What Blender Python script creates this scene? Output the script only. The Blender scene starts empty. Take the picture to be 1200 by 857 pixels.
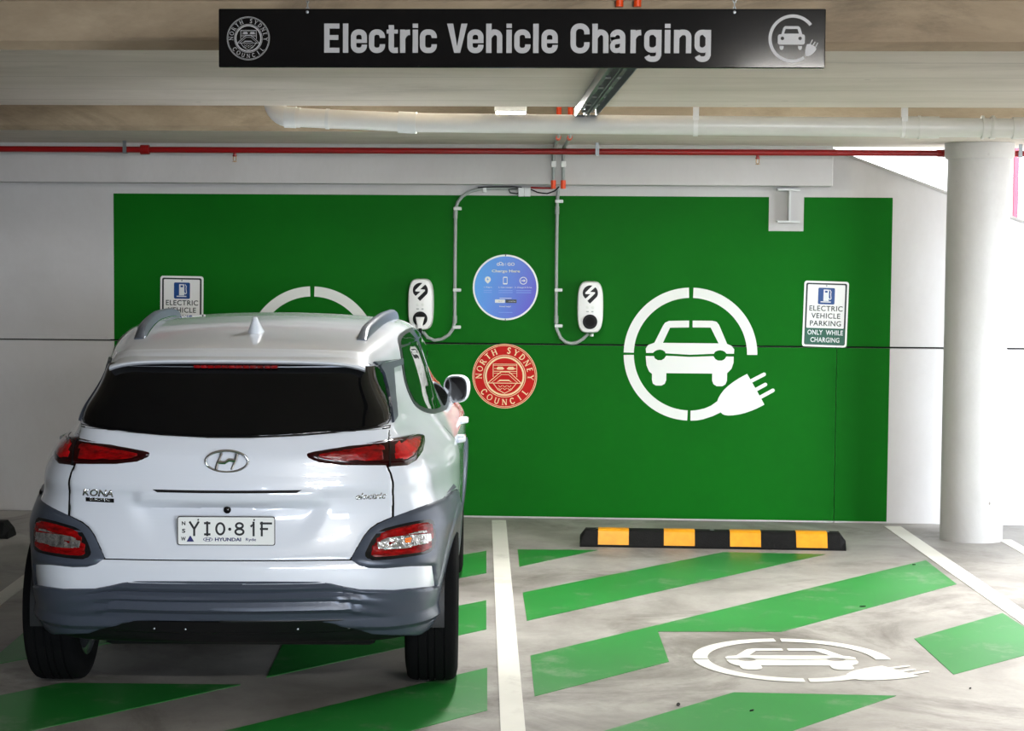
import bpy, bmesh, math, random
import numpy as np
from mathutils import Vector, Matrix
from mathutils.bvhtree import BVHTree
from mathutils.geometry import tessellate_polygon
random.seed(4)
SC = bpy.context.scene
COL = SC.collection
PI = math.pi

# ------------------------------------------------------------------ camera
F = 2244.0
YAW, PIT, ROLL = 0.05423, 0.06515, -0.00686
H = 1.86993
D = 12.82            # room y of the back wall
PHI = -0.07144       # bay lines and car are turned this much against the wall
CAR = Vector((-1.5509, 8.0032, 0.0))

def cam_matrix():
    cy, sy = math.cos(YAW), math.sin(YAW)
    Rz = Matrix(((cy, -sy, 0), (sy, cy, 0), (0, 0, 1)))
    cp, sp = math.cos(-PIT), math.sin(-PIT)
    Rx = Matrix(((1, 0, 0), (0, cp, -sp), (0, sp, cp)))
    cr, sr = math.cos(ROLL), math.sin(ROLL)
    Ry = Matrix(((cr, 0, sr), (0, 1, 0), (-sr, 0, cr)))
    return Rz @ Rx @ Ry
M = cam_matrix()
cam_d = bpy.data.cameras.new('camera')
cam = bpy.data.objects.new('camera', cam_d)
COL.objects.link(cam)
cam_d.sensor_width = 36.0
cam_d.lens = F / 1200.0 * 36.0
cam_d.clip_end = 200
m4 = Matrix.Identity(4)
for i in range(3):
    m4[i][0] = M[i][0]; m4[i][1] = M[i][2]; m4[i][2] = -M[i][1]
m4[2][3] = H
cam.matrix_world = m4
SC.camera = cam

def ray(px, py):
    return M @ Vector(((px - 600) / F, 1.0, -(py - 428.5) / F))
def onY(px, py, Y=D):
    r = ray(px, py); t = Y / r.y
    return Vector((r.x * t, Y, H + r.z * t))
def onZ(px, py, z=0.0):
    r = ray(px, py); t = (z - H) / r.z
    return Vector((r.x * t, r.y * t, z))
NX = Vector((math.cos(PHI), -math.sin(PHI), 0))   # car +x
NY = Vector((math.sin(PHI), math.cos(PHI), 0))    # car +y
def to_car(p):
    q = Vector(p) - CAR
    return Vector((q.dot(NX), q.dot(NY), q.z))

# ------------------------------------------------------------------ objects
def tag(o, label=None, cat=None, group=None, kind=None):
    if label: o['label'] = label
    if cat: o['category'] = cat
    if group: o['group'] = group
    if kind: o['kind'] = kind
    return o
def thing(name, label, cat, loc=(0, 0, 0), rotz=0.0, group=None):
    o = bpy.data.objects.new(name, None)
    COL.objects.link(o)
    o.empty_display_size = 0.1
    o.location = loc; o.rotation_euler = (0, 0, rotz)
    return tag(o, label, cat, group)
def link(name, me, mat, parent=None, smooth=False, loc=None):
    o = bpy.data.objects.new(name, me)
    COL.objects.link(o)
    if mat is not None:
        me.materials.clear(); me.materials.append(mat)
    if parent is not None: o.parent = parent
    if loc is not None: o.location = loc
    if smooth:
        me.polygons.foreach_set('use_smooth', [True] * len(me.polygons))
        try: me.set_sharp_from_angle(angle=math.radians(38))
        except Exception: pass
    me.update()
    return o
def copy_tree(o, parent=None):
    c = o.copy(); COL.objects.link(c)
    if parent is not None: c.parent = parent
    for ch in [x for x in SC.objects if x.parent is o]:
        copy_tree(ch, c)
    return c
class MB:
    def __init__(s): s.bm = bmesh.new()
    def box(s, x0, x1, y0, y1, z0, z1, bev=0.0, seg=2):
        r = bmesh.ops.create_cube(s.bm, size=1)
        for v in r['verts']:
            v.co = Vector(((x0 + x1) / 2 + v.co.x * (x1 - x0), (y0 + y1) / 2 + v.co.y * (y1 - y0), (z0 + z1) / 2 + v.co.z * (z1 - z0)))
        if bev > 0:
            es = list({e for v in r['verts'] for e in v.link_edges})
            bmesh.ops.bevel(s.bm, geom=es, offset=bev, segments=seg, affect='EDGES', profile=0.5)
        return s
    def prism(s, pts, axis, a, b):
        """pts: 2D outline; extruded along axis ('x','y','z') from a to b"""
        def P(u, v, w):
            return {'x': (w, u, v), 'y': (u, w, v), 'z': (u, v, w)}[axis]
        va = [s.bm.verts.new(P(u, v, a)) for u, v in pts]
        vb = [s.bm.verts.new(P(u, v, b)) for u, v in pts]
        n = len(pts)
        tris = tessellate_polygon([[Vector((u, v, 0)) for u, v in pts]])
        for t in tris:
            s.bm.faces.new([va[i] for i in t]); s.bm.faces.new([vb[i] for i in reversed(t)])
        for i in range(n):
            s.bm.faces.new((va[i], va[(i + 1) % n], vb[(i + 1) % n], vb[i]))
        return s
    def tube(s, pts, r, seg=14, cap=True):
        pts = [Vector(p) for p in pts]
        rs = r if isinstance(r, (list, tuple)) else [r] * len(pts)
        rings = []
        up = None
        for i, p in enumerate(pts):
            if i == 0: t = pts[1] - p
            elif i == len(pts) - 1: t = p - pts[i - 1]
            else: t = (pts[i + 1] - p).normalized() + (p - pts[i - 1]).normalized()
            t.normalize()
            if up is None:
                up = Vector((0, 0, 1)) if abs(t.z) < 0.9 else Vector((0, 1, 0))
            a = t.cross(up).normalized(); b = a.cross(t).normalized(); up = b
            rings.append([s.bm.verts.new(p + a * math.cos(k * 2 * PI / seg) * rs[i] + b * math.sin(k * 2 * PI / seg) * rs[i]) for k in range(seg)])
        for A, B in zip(rings[:-1], rings[1:]):
            for k in range(seg):
                s.bm.faces.new((A[k], A[(k + 1) % seg], B[(k + 1) % seg], B[k]))
        if cap:
            s.bm.faces.new(list(reversed(rings[0]))); s.bm.faces.new(rings[-1])
        return s
    def lathe(s, prof, origin=(0, 0, 0), axis='z', seg=32, cap=True):
        """prof: list of (r, h) ; revolve round axis"""
        o = Vector(origin); rings = []
        for r, h in prof:
            ring = []
            for k in range(seg):
                c, q = math.cos(2 * PI * k / seg) * r, math.sin(2 * PI * k / seg) * r
                v = {'z': (c, q, h), 'y': (c, h, q), 'x': (h, c, q)}[axis]
                ring.append(s.bm.verts.new(o + Vector(v)))
            rings.append(ring)
        for A, B in zip(rings[:-1], rings[1:]):
            for k in range(seg):
                s.bm.faces.new((A[k], A[(k + 1) % seg], B[(k + 1) % seg], B[k]))
        if cap:
            s.bm.faces.new(rings[0]); s.bm.faces.new(rings[-1])
        return s
    def mesh(s, name='m'):
        bmesh.ops.recalc_face_normals(s.bm, faces=s.bm.faces[:])
        me = bpy.data.meshes.new(name); s.bm.to_mesh(me); s.bm.free()
        return me
    def build(s, name, mat, parent=None, smooth=False, loc=None):
        return link(name, s.mesh(name), mat, parent, smooth, loc)

def arc(cx, cy, r, a0, a1, n=24):
    return [(cx + r * math.cos(math.radians(a0 + (a1 - a0) * i / n)), cy + r * math.sin(math.radians(a0 + (a1 - a0) * i / n))) for i in range(n + 1)]
def ring_seg(cx, cy, r0, r1, a0, a1, n=32):
    return arc(cx, cy, r1, a0, a1, n) + arc(cx, cy, r0, a1, a0, n)
def circ(cx, cy, r, n=40):
    return arc(cx, cy, r, 0, 360, n)[:-1]
def rrect(x0, y0, x1, y1, r, n=5):
    return (arc(x1 - r, y1 - r, r, 0, 90, n) + arc(x0 + r, y1 - r, r, 90, 180, n) + arc(x0 + r, y0 + r, r, 180, 270, n) + arc(x1 - r, y0 + r, r, 270, 360, n))
def stroke(pts, w, closed=False):
    """outline polygons of a polyline of width w, one quad per segment with small overlap merged by curve fill"""
    out = []
    n = len(pts)
    for i in range(n if closed else n - 1):
        a = Vector(pts[i]); b = Vector(pts[(i + 1) % n]); d = (b - a)
        if d.length < 1e-9: continue
        d.normalize(); q = Vector((-d.y, d.x)) * w / 2; e = d * w * 0.35
        out.append([tuple(a - e + q), tuple(a - e - q), tuple(b + e - q), tuple(b + e + q)])
    return out
def smooth_poly(pts, it=2):
    for _ in range(it):
        q = []
        for i in range(len(pts)):
            a = pts[i]; b = pts[(i + 1) % len(pts)]
            q.append((a[0] * .75 + b[0] * .25, a[1] * .75 + b[1] * .25))
            q.append((a[0] * .25 + b[0] * .75, a[1] * .25 + b[1] * .75))
        pts = q
    return pts

def shape_mesh(groups, thick):
    """groups: list of [outline, hole, hole...] in the xz plane facing -y; slab from y=-thick to y=0"""
    bm = bmesh.new()
    fronts = set()
    base_thick = thick
    for gi, g in enumerate(groups):
        thick = base_thick + (gi % 7) * 2.2e-5      # overlapping strokes must not share a plane
        fronts.add(round(thick, 7))
        loops = g if isinstance(g[0][0], (tuple, list)) else [g]
        flat = [p for L in loops for p in L]
        tris = tessellate_polygon([[Vector((p[0], p[1], 0)) for p in L] for L in loops])
        vf = [bm.verts.new((p[0], -thick, p[1])) for p in flat]
        vb = [bm.verts.new((p[0], 0, p[1])) for p in flat]
        for t in tris:
            try: bm.faces.new([vf[i] for i in t])
            except ValueError: pass
        k = 0
        for L in loops:
            n = len(L)
            for i in range(n):
                a, b = k + i, k + (i + 1) % n
                bm.faces.new((vf[a], vf[b], vb[b], vb[a]))
            k += n
    bmesh.ops.recalc_face_normals(bm, faces=bm.faces[:])
    # front faces must look to -y
    for f in bm.faces:
        c = f.calc_center_median()
        if abs(f.normal.y) > .9 and c.y < -base_thick * .9 and f.normal.y > 0: f.normal_flip()
    me = bpy.data.meshes.new('shape'); bm.to_mesh(me); bm.free()
    return me
def text_mesh(s, w=None, h=None, thick=0.001, bold=0.0, shear=0.0, center=True, spacing=1.0, res=3):
    """text in the xz plane facing -y, bounding box scaled to w x h"""
    cu = bpy.data.curves.new('t', 'FONT')
    cu.body = s; cu.size = 1; cu.offset = bold; cu.shear = shear; cu.space_character = spacing
    cu.resolution_u = res
    o = bpy.data.objects.new('t', cu); COL.objects.link(o)
    bpy.context.view_layer.update()
    dg = bpy.context.evaluated_depsgraph_get()
    me = bpy.data.meshes.new_from_object(o.evaluated_get(dg))
    bpy.data.objects.remove(o); bpy.data.curves.remove(cu)
    bm = bmesh.new(); bm.from_mesh(me); bpy.data.meshes.remove(me)
    bmesh.ops.remove_doubles(bm, verts=bm.verts[:], dist=1e-5)
    xs = [v.co.x for v in bm.verts]; ys = [v.co.y for v in bm.verts]
    x0, x1, y0, y1 = min(xs), max(xs), min(ys), max(ys)
    sx = w / (x1 - x0) if w else None; sy = h / (y1 - y0) if h else None
    sx = sx or sy; sy = sy or sx
    cx, cy = ((x0 + x1) / 2, (y0 + y1) / 2) if center else (x0, 0)
    for v in bm.verts: v.co = Vector(((v.co.x - cx) * sx, -thick, (v.co.y - cy) * sy))
    for f in bm.faces:
        f.normal_update()
        if f.normal.y > 0: f.normal_flip()
    # side walls
    be = [e for e in bm.edges if e.is_boundary]
    r = bmesh.ops.extrude_edge_only(bm, edges=be)
    for v in [x for x in r['geom'] if isinstance(x, bmesh.types.BMVert)]: v.co.y = 0
    me = bpy.data.meshes.new('text'); bm.to_mesh(me); bm.free()
    return me
def join_meshes(items):
    """items: list of (mesh, Matrix)"""
    bm = bmesh.new()
    for me, mt in items:
        t = bmesh.new(); t.from_mesh(me); t.transform(mt)
        tmp = bpy.data.meshes.new('x'); t.to_mesh(tmp); t.free()
        bm.from_mesh(tmp); bpy.data.meshes.remove(tmp)
    out = bpy.data.meshes.new('joined'); bm.to_mesh(out); bm.free()
    return out
def T(x=0, y=0, z=0): return Matrix.Translation((x, y, z))
def RY(deg): return Matrix.Rotation(math.radians(deg), 4, 'Y')
def arc_text(s, R, h, a_mid, step, flip=False, wscale=0.8, bold=0.0, serif=0.0, thick=0.001):
    """letters round a circle; a in degrees measured clockwise from the top; flip = reads along the bottom"""
    n = len(s); items = []
    for i, ch in enumerate(s):
        if ch == ' ': continue
        a = a_mid + (i - (n - 1) / 2) * step * (-1 if flip else 1)
        w = h * wscale * {'I': .45, 'N': 1.05, 'H': 1.0, 'O': 1.1, 'C': 1.0, 'L': .8, 'E': .8, 'S': .8, 'T': .95, 'U': 1.0}.get(ch, .95)
        me = shape_mesh(seal_glyph(ch, w, h, .15 + bold, .085 + bold * .6), thick)
        rot = a + (180 if flip else 0)
        items.append((me, RY(rot) if False else Matrix.Rotation(math.radians(a), 4, 'Y') @ T(0, 0, R) @ (Matrix.Rotation(PI, 4, 'Y') if flip else Matrix.Identity(4))))
    return join_meshes(items)

def strip2(path, w):
    """outline of a polyline of width w with mitred joints"""
    A, B = [], []
    P = []
    for p in path:
        if not P or (Vector(p) - P[-1]).length > 1e-3 * w: P.append(Vector(p))
    n = len(P)
    for i in range(n):
        d0 = (P[i] - P[i - 1]).normalized() if i > 0 else (P[1] - P[0]).normalized()
        d1 = (P[i + 1] - P[i]).normalized() if i < n - 1 else d0
        t = d0 + d1
        if t.length < 1e-6: t = d0
        t.normalize(); q = Vector((-t.y, t.x)); c = max(.5, q.dot(Vector((-d0.y, d0.x))))
        A.append(tuple(P[i] + q * w / 2 / c)); B.append(tuple(P[i] - q * w / 2 / c))
    return A + B[::-1]
def cond_glyph(ch, w, s=6.3, cap=34.0, xh=27.0):
    """bold condensed letters drawn as strokes; baseline 0, widths in the same unit"""
    h = s / 2; r = 5.6; G = []
    def q(cx, cy, a0, a1, rr=r): return arc(cx, cy, rr, a0, a1, 6)
    def box(x0, y0, x1, y1): G.append([[(x0, y0), (x1, y0), (x1, y1), (x0, y1)]])
    def st(p, ww=s): G.append([strip2(p, ww)])
    T_, o = xh - h + .3, .3
    if ch == 'E': box(0, 0, s, cap); box(0, 0, w, s * .92); box(0, cap - s * .92, w, cap); box(0, cap * .44, w * .93, cap * .44 + s * .9)
    elif ch == 'l': box(0, 0, w, cap)
    elif ch == 'i': box(0, 0, w, xh); box(0, cap - 5, w, cap)
    elif ch in 'cC':
        H_ = (xh if ch == 'c' else cap) ; top = H_ - h + .3; rr = r if ch == 'c' else 7.2
        st([(w - h, H_ * .64), (w - h, top - rr)] + q(w - h - rr, top - rr, 0, 90, rr) + q(h + rr, top - rr, 90, 180, rr) + q(h + rr, h + rr - .3, 180, 270, rr) + q(w - h - rr, h + rr - .3, 270, 360, rr) + [(w - h, H_ * .37)])
    elif ch == 'e':
        st([(w - h, xh * .42), (w - h, T_ - r)] + q(w - h - r, T_ - r, 0, 90) + q(h + r, T_ - r, 90, 180) + q(h + r, h + r - .3, 180, 270) + q(w - h - r, h + r - .3, 270, 360) + [(w - h, xh * .35)])
        box(h, xh * .42, w - .01, xh * .42 + 4.2)
    elif ch == 'a':
        st([(h + .3, xh * .69), (h + .3, T_ - r + 1)] + q(h + r, T_ - r, 175, 90) + q(w - h - r, T_ - r, 90, 0) + [(w - h, 0)])
        st([(w - h, xh * .53), (h + r, xh * .49)] + q(h + 4.5, xh * .49 - 4.5, 90, 180, 4.5) + q(h + 4.3, h + 4.0, 180, 270, 4.3) + [(w - h - 4, h + .2), (w - h, h + 3.2)], s * .88)
    elif ch in 'hn':
        box(0, 0, s, cap if ch == 'h' else xh)
        st([(h, xh * .66), (h + 2.0, T_ - 3.2), (h + 5.5, T_)] + q(w - h - r, T_ - r, 90, 0) + [(w - h, 0)])
    elif ch == 'r':
        box(0, 0, s, xh); st([(h, xh * .62), (h + 1.8, T_ - 3.4), (w * .72, T_ - .5), (w, T_ - .3)])
    elif ch == 't':
        c = w * .42
        st([(c, cap * .95), (c, h + 3.2)] + arc(c + 3.2, h + 2.9, 3.2, 180, 270, 5) + [(w, h - .1)]); box(0, xh - 4.6, w, xh)
    elif ch == 'V': G.append([[(0, cap), (s * 1.12, cap), (w / 2, s * 1.25), (w - s * 1.12, cap), (w, cap), (w / 2 + s * .56, 0), (w / 2 - s * .56, 0)]])
    elif ch == 'g':
        st([(w - h, xh), (w - h, -10 + h + 4)] + q(w - h - r, -10 + h + r, 0, -90) + q(h + r, -10 + h + r, 270, 200) )
        st([(w - h, xh * .70), (w - h - 2.5, T_ - 2.5), (w - h - 5.0, T_)] + q(h + r, T_ - r, 90, 180) + q(h + r, h + r + .5, 180, 270) + [(w - h - 5, h + .5), (w - h - 2, h + 2.6), (w - h, xh * .32)], s * .95)
    return G
CAPS = {  # skeletons of roman capitals in a unit box: (stroke points, weight: 1 thick, 0 thin)
 'N': [([(.14, 0), (.14, 1)], 0), ([(.14, 1), (.86, 0)], 1), ([(.86, 0), (.86, 1)], 0)],
 'O': 'ring', 'R': [([(.2, 0), (.2, 1)], 1), ([(.2, .97), (.55, .97), (.72, .88), (.76, .74), (.70, .60), (.52, .52), (.2, .51)], 0), ([(.48, .52), (.88, .02)], 1)],
 'T': [([(.5, 0), (.5, 1)], 1), ([(.04, .96), (.96, .96)], 0)], 'H': [([(.16, 0), (.16, 1)], 1), ([(.84, 0), (.84, 1)], 1), ([(.16, .52), (.84, .52)], 0)],
 'S': [([(.82, .80), (.68, .95), (.42, .97), (.22, .84), (.24, .66), (.50, .53), (.76, .40), (.80, .20), (.62, .04), (.36, .03), (.16, .18)], 1)],
 'Y': [([(.10, .98), (.5, .48)], 1), ([(.90, .98), (.5, .48)], 0), ([(.5, .5), (.5, 0)], 1)],
 'D': [([(.18, 0), (.18, 1)], 1), ([(.18, .97), (.50, .96), (.78, .80), (.87, .50), (.78, .20), (.50, .04), (.18, .03)], .7)],
 'E': [([(.22, 0), (.22, 1)], 1), ([(.22, .96), (.80, .96)], 0), ([(.22, .52), (.68, .52)], 0), ([(.22, .04), (.84, .04)], 0)],
 'C': [([(.86, .78), (.70, .93), (.50, .98), (.25, .86), (.13, .60), (.13, .40), (.25, .14), (.50, .02), (.72, .07), (.88, .22)], .8)],
 'U': [([(.18, 1), (.18, .30), (.30, .08), (.52, .02), (.72, .09), (.82, .30), (.82, 1)], .6)],
 'I': [([(.5, 0), (.5, 1)], 1)], 'L': [([(.24, 0), (.24, 1)], 1), ([(.24, .04), (.84, .04)], 0)]}
SERIF = {'N': [(.14, 0), (.14, 1), (.86, 1)], 'R': [(.2, 0), (.2, 1), (.9, 0)], 'T': [(.5, 0)], 'H': [(.16, 0), (.16, 1), (.84, 0), (.84, 1)], 'Y': [(.10, 1), (.90, 1), (.5, 0)], 'D': [(.16, 0), (.16, 1)], 'E': [(.2, 0), (.2, 1)], 'U': [(.18, 1), (.82, 1)], 'I': [(.5, 0), (.5, 1)], 'L': [(.24, 0), (.24, 1)]}
def seal_glyph(ch, w, h, wt=.15, thin=.085):
    G = []
    if CAPS[ch] == 'ring':
        o = [(w * .5 * math.cos(2 * PI * k / 28), h * .52 * math.sin(2 * PI * k / 28)) for k in range(28)]
        G.append([o, [(x * .68, z * .80) for x, z in o]])
        return G
    for p, k in CAPS[ch]:
        G.append([strip2([((x - .5) * w, (z - .5) * h) for x, z in p], h * (thin + (wt - thin) * k))])
    for x, z in SERIF.get(ch, []):
        zz = (z - .5) * h + (h * .03 if z == 0 else -h * .03)
        G.append([[((x - .5) * w - h * .15, zz - h * .03), ((x - .5) * w + h * .15, zz - h * .03), ((x - .5) * w + h * .15, zz + h * .03), ((x - .5) * w - h * .15, zz + h * .03)]])
    return G

# ------------------------------------------------------------------ materials
def srgb(r, g, b):
    def c(v):
        v /= 255.0
        return v / 12.92 if v <= 0.04045 else ((v + 0.055) / 1.055) ** 2.4
    return (c(r), c(g), c(b), 1.0)
def mat(name, col, rough=0.5, metal=0.0, coat=0.0, spec=0.5, emit=None, emit_s=0.0, noise=0.0, nscale=8.0, bump=0.0, bscale=40.0, trans=0.0, ior=1.45, stretch=(1, 1, 1)):
    m = bpy.data.materials.new(name); m.use_nodes = True
    nt = m.node_tree; b = nt.nodes['Principled BSDF']
    b.inputs['Base Color'].default_value = col
    b.inputs['Roughness'].default_value = rough
    b.inputs['Metallic'].default_value = metal
    b.inputs['Coat Weight'].default_value = coat
    b.inputs['Coat Roughness'].default_value = 0.03
    b.inputs['Specular IOR Level'].default_value = spec
    b.inputs['IOR'].default_value = ior
    b.inputs['Transmission Weight'].default_value = trans
    if emit:
        b.inputs['Emission Color'].default_value = emit
        b.inputs['Emission Strength'].default_value = emit_s
    if noise > 0 or bump > 0:
        tc = nt.nodes.new('ShaderNodeTexCoord'); mp = nt.nodes.new('ShaderNodeMapping')
        mp.inputs['Scale'].default_value = stretch
        nt.links.new(tc.outputs['Object'], mp.inputs['Vector'])
    if noise > 0:
        n = nt.nodes.new('ShaderNodeTexNoise'); n.inputs['Scale'].default_value = nscale; n.inputs['Detail'].default_value = 6
        n.inputs['Roughness'].default_value = 0.65
        nt.links.new(mp.outputs['Vector'], n.inputs['Vector'])
        r = nt.nodes.new('ShaderNodeMapRange')
        r.inputs['From Min'].default_value = 0.3; r.inputs['From Max'].default_value = 0.7
        r.inputs['To Min'].default_value = 1 - noise; r.inputs['To Max'].default_value = 1 + noise * 0.4
        nt.links.new(n.outputs['Fac'], r.inputs['Value'])
        mx = nt.nodes.new('ShaderNodeVectorMath'); mx.operation = 'SCALE'
        mx.inputs[0].default_value = col[:3]
        nt.links.new(r.outputs['Result'], mx.inputs['Scale'])
        nt.links.new(mx.outputs['Vector'], b.inputs['Base Color'])
    if bump > 0:
        n2 = nt.nodes.new('ShaderNodeTexNoise'); n2.inputs['Scale'].default_value = bscale; n2.inputs['Detail'].default_value = 4
        nt.links.new(mp.outputs['Vector'], n2.inputs['Vector'])
        bp = nt.nodes.new('ShaderNodeBump'); bp.inputs['Strength'].default_value = bump; bp.inputs['Distance'].default_value = 0.01
        nt.links.new(n2.outputs['Fac'], bp.inputs['Height'])
        nt.links.new(bp.outputs['Normal'], b.inputs['Normal'])
    return m

def concrete(name, base, dark, stain, scale=1.0, stretch=(1, 1, 1), rough=0.7, stain_amt=0.5, bump=0.15, rough_var=0.0, pits=False, boards=0.0, stain_lo=.52, stain_hi=.72):
    """grey concrete: broad mottling, dark stains, fine grain, optional pits and form-board lines along x"""
    m = bpy.data.materials.new(name); m.use_nodes = True
    nt = m.node_tree; b = nt.nodes['Principled BSDF']; N = nt.nodes.new; L = nt.links.new
    tc = N('ShaderNodeTexCoord'); mp = N('ShaderNodeMapping'); mp.inputs['Scale'].default_value = stretch
    L(tc.outputs['Object'], mp.inputs['Vector'])
    def noise(sc, det=6, rg=0.6, dist=0.0):
        n = N('ShaderNodeTexNoise'); n.inputs['Scale'].default_value = sc * scale; n.inputs['Detail'].default_value = det
        n.inputs['Roughness'].default_value = rg; n.inputs['Distortion'].default_value = dist
        L(mp.outputs['Vector'], n.inputs['Vector']); return n.outputs['Fac']
    def ramp(s, a, c):
        r = N('ShaderNodeMapRange'); r.inputs['From Min'].default_value = a; r.inputs['From Max'].default_value = c
        L(s, r.inputs['Value']); return r.outputs['Result']
    def mix(f, c1, c2):
        x = N('ShaderNodeMix'); x.data_type = 'RGBA'; L(f, x.inputs['Factor'])
        for i, c in ((6, c1), (7, c2)):
            if hasattr(c, 'is_linked') or hasattr(c, 'links'): L(c, x.inputs[i])
            else: x.inputs[i].default_value = c
        return x.outputs[2]
    def mul(s, k):
        x = N('ShaderNodeMath'); x.operation = 'MULTIPLY'; L(s, x.inputs[0])
        if isinstance(k, (int, float)): x.inputs[1].default_value = k
        else: L(k, x.inputs[1])
        return x.outputs[0]
    c = mix(ramp(noise(1.3, 8, .65, .4), .35, .65), base, dark)
    c = mix(mul(ramp(noise(.9, 10, .72, .8), stain_lo, stain_hi), stain_amt), c, stain)
    c = mix(mul(ramp(noise(45, 3, .6), .45, .75), .22), c, dark)
    if pits:
        v = N('ShaderNodeTexVoronoi'); v.inputs['Scale'].default_value = 9
        L(mp.outputs['Vector'], v.inputs['Vector'])
        r = N('ShaderNodeMapRange'); r.inputs['From Min'].default_value = 0.09; r.inputs['From Max'].default_value = 0.04
        L(v.outputs['Distance'], r.inputs['Value'])
        c = mix(mul(r.outputs['Result'], ramp(noise(2.2, 3), .5, .6)), c, stain)
    if boards > 0:
        sp = N('ShaderNodeSeparateXYZ'); L(tc.outputs['Object'], sp.inputs[0])
        a = N('ShaderNodeMath'); a.operation = 'DIVIDE'; L(sp.outputs['Y'], a.inputs[0]); a.inputs[1].default_value = boards
        fr = N('ShaderNodeMath'); fr.operation = 'FRACT'; L(a.outputs[0], fr.inputs[0])
        r = N('ShaderNodeMapRange'); r.inputs['From Min'].default_value = 0.025; r.inputs['From Max'].default_value = 0.012
        L(fr.outputs[0], r.inputs['Value'])
        c = mix(mul(r.outputs['Result'], .55), c, stain)
    L(c, b.inputs['Base Color'])
    b.inputs['Roughness'].default_value = rough
    if rough_var > 0:
        r = N('ShaderNodeMapRange'); r.inputs['To Min'].default_value = rough - rough_var; r.inputs['To Max'].default_value = rough + rough_var
        L(noise(2.0, 6), r.inputs['Value']); L(r.outputs['Result'], b.inputs['Roughness'])
    bp = N('ShaderNodeBump'); bp.inputs['Strength'].default_value = bump; bp.inputs['Distance'].default_value = 0.01
    L(noise(30, 5), bp.inputs['Height']); L(bp.outputs['Normal'], b.inputs['Normal'])
    return m

def worn_paint(name, col, under, wear=0.5, rough=0.5, scale=1.0):
    """road paint worn through in specks and blotches to the concrete"""
    m = bpy.data.materials.new(name); m.use_nodes = True
    nt = m.node_tree; b = nt.nodes['Principled BSDF']; N = nt.nodes.new; L = nt.links.new
    tc = N('ShaderNodeTexCoord')
    n = N('ShaderNodeTexNoise'); n.inputs['Scale'].default_value = 3.0 * scale; n.inputs['Detail'].default_value = 12; n.inputs['Roughness'].default_value = 0.75
    L(tc.outputs['Object'], n.inputs['Vector'])
    r = N('ShaderNodeMapRange'); r.inputs['From Min'].default_value = 0.60 - wear * .12; r.inputs['From Max'].default_value = 0.78 - wear * .1
    r.inputs['To Max'].default_value = wear
    L(n.outputs['Fac'], r.inputs['Value'])
    n2 = N('ShaderNodeTexNoise'); n2.inputs['Scale'].default_value = 1.1; n2.inputs['Detail'].default_value = 5
    L(tc.outputs['Object'], n2.inputs['Vector'])
    r2 = N('ShaderNodeMapRange'); r2.inputs['From Min'].default_value = 0.35; r2.inputs['From Max'].default_value = 0.7
    L(n2.outputs['Fac'], r2.inputs['Value'])
    x0 = N('ShaderNodeMix'); x0.data_type = 'RGBA'; L(r2.outputs['Result'], x0.inputs['Factor'])
    x0.inputs[6].default_value = col; x0.inputs[7].default_value = tuple(c * .78 for c in col[:3]) + (1,)
    x = N('ShaderNodeMix'); x.data_type = 'RGBA'; L(r.outputs['Result'], x.inputs['Factor'])
    L(x0.outputs[2], x.inputs[6]); x.inputs[7].default_value = under
    L(x.outputs[2], b.inputs['Base Color'])
    b.inputs['Roughness'].default_value = rough
    return m

MT = {}
LAMP_S = 250
MT['floor'] = concrete('floor_concrete', srgb(164, 161, 156), srgb(120, 116, 111), srgb(62, 54, 44), 1.0, rough=.5, rough_var=.12, stain_amt=.85, stain_lo=.50, stain_hi=.68, bump=.05)
MT['soffit'] = concrete('soffit_concrete', srgb(218, 209, 199), srgb(196, 187, 175), srgb(112, 103, 92), 1.0, (.5, 1.0, 1), rough=.75, stain_amt=.4, bump=.1, boards=.62, pits=True)
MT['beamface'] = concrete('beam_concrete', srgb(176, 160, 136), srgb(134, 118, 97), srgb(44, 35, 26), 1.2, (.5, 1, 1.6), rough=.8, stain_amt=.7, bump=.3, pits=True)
MT['wall'] = concrete('painted_wall', srgb(196, 194, 193), srgb(184, 181, 179), srgb(150, 145, 138), .8, (1, 1, .5), rough=.6, stain_amt=.18, bump=.05)
MT['rawwall'] = concrete('bare_wall', srgb(120, 116, 110), srgb(96, 92, 86), srgb(60, 54, 48), .8, rough=.8, stain_amt=.4)
MT['column'] = concrete('painted_column', srgb(174, 172, 169), srgb(160, 157, 153), srgb(105, 98, 88), 1.4, (1, 1, .6), rough=.55, stain_amt=.25, bump=.06, pits=True)
MT['green'] = mat('green_wall_paint', srgb(3, 95, 12), .6, spec=.12, noise=.14, nscale=1.2, bump=.05, bscale=25)
MT['stencil'] = mat('white_stencil_paint', srgb(222, 224, 219), .5)
MT['fgreen'] = worn_paint('green_floor_paint', srgb(28, 124, 46), srgb(150, 150, 140), .55, .45)
MT['fwhite'] = worn_paint('white_floor_paint', srgb(226, 225, 216), srgb(140, 136, 128), .45, .5)
MT['white'] = mat('white_powder_coat', srgb(232, 232, 230), .35)
MT['signwhite'] = mat('sign_white', srgb(222, 224, 226), .4)
MT['signdark'] = mat('sign_dark_ink', srgb(30, 38, 36), .4)
MT['signgreen'] = mat('sign_green', srgb(10, 84, 62), .4)
MT['signblue'] = mat('sign_blue', srgb(16, 66, 130), .4)
MT['black'] = mat('black_gloss_acrylic', (.003, .003, .0035, 1), .10, spec=.25)
MT['letter'] = mat('silver_vinyl', srgb(158, 158, 160), .45, spec=.2)
MT['red'] = mat('seal_red', srgb(186, 12, 8), .5, spec=.2)
MT['cream'] = mat('seal_cream', srgb(232, 205, 160), .5)
MT['blackplastic'] = mat('black_plastic', (.004, .004, .005, 1), .4, spec=.2)
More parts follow.
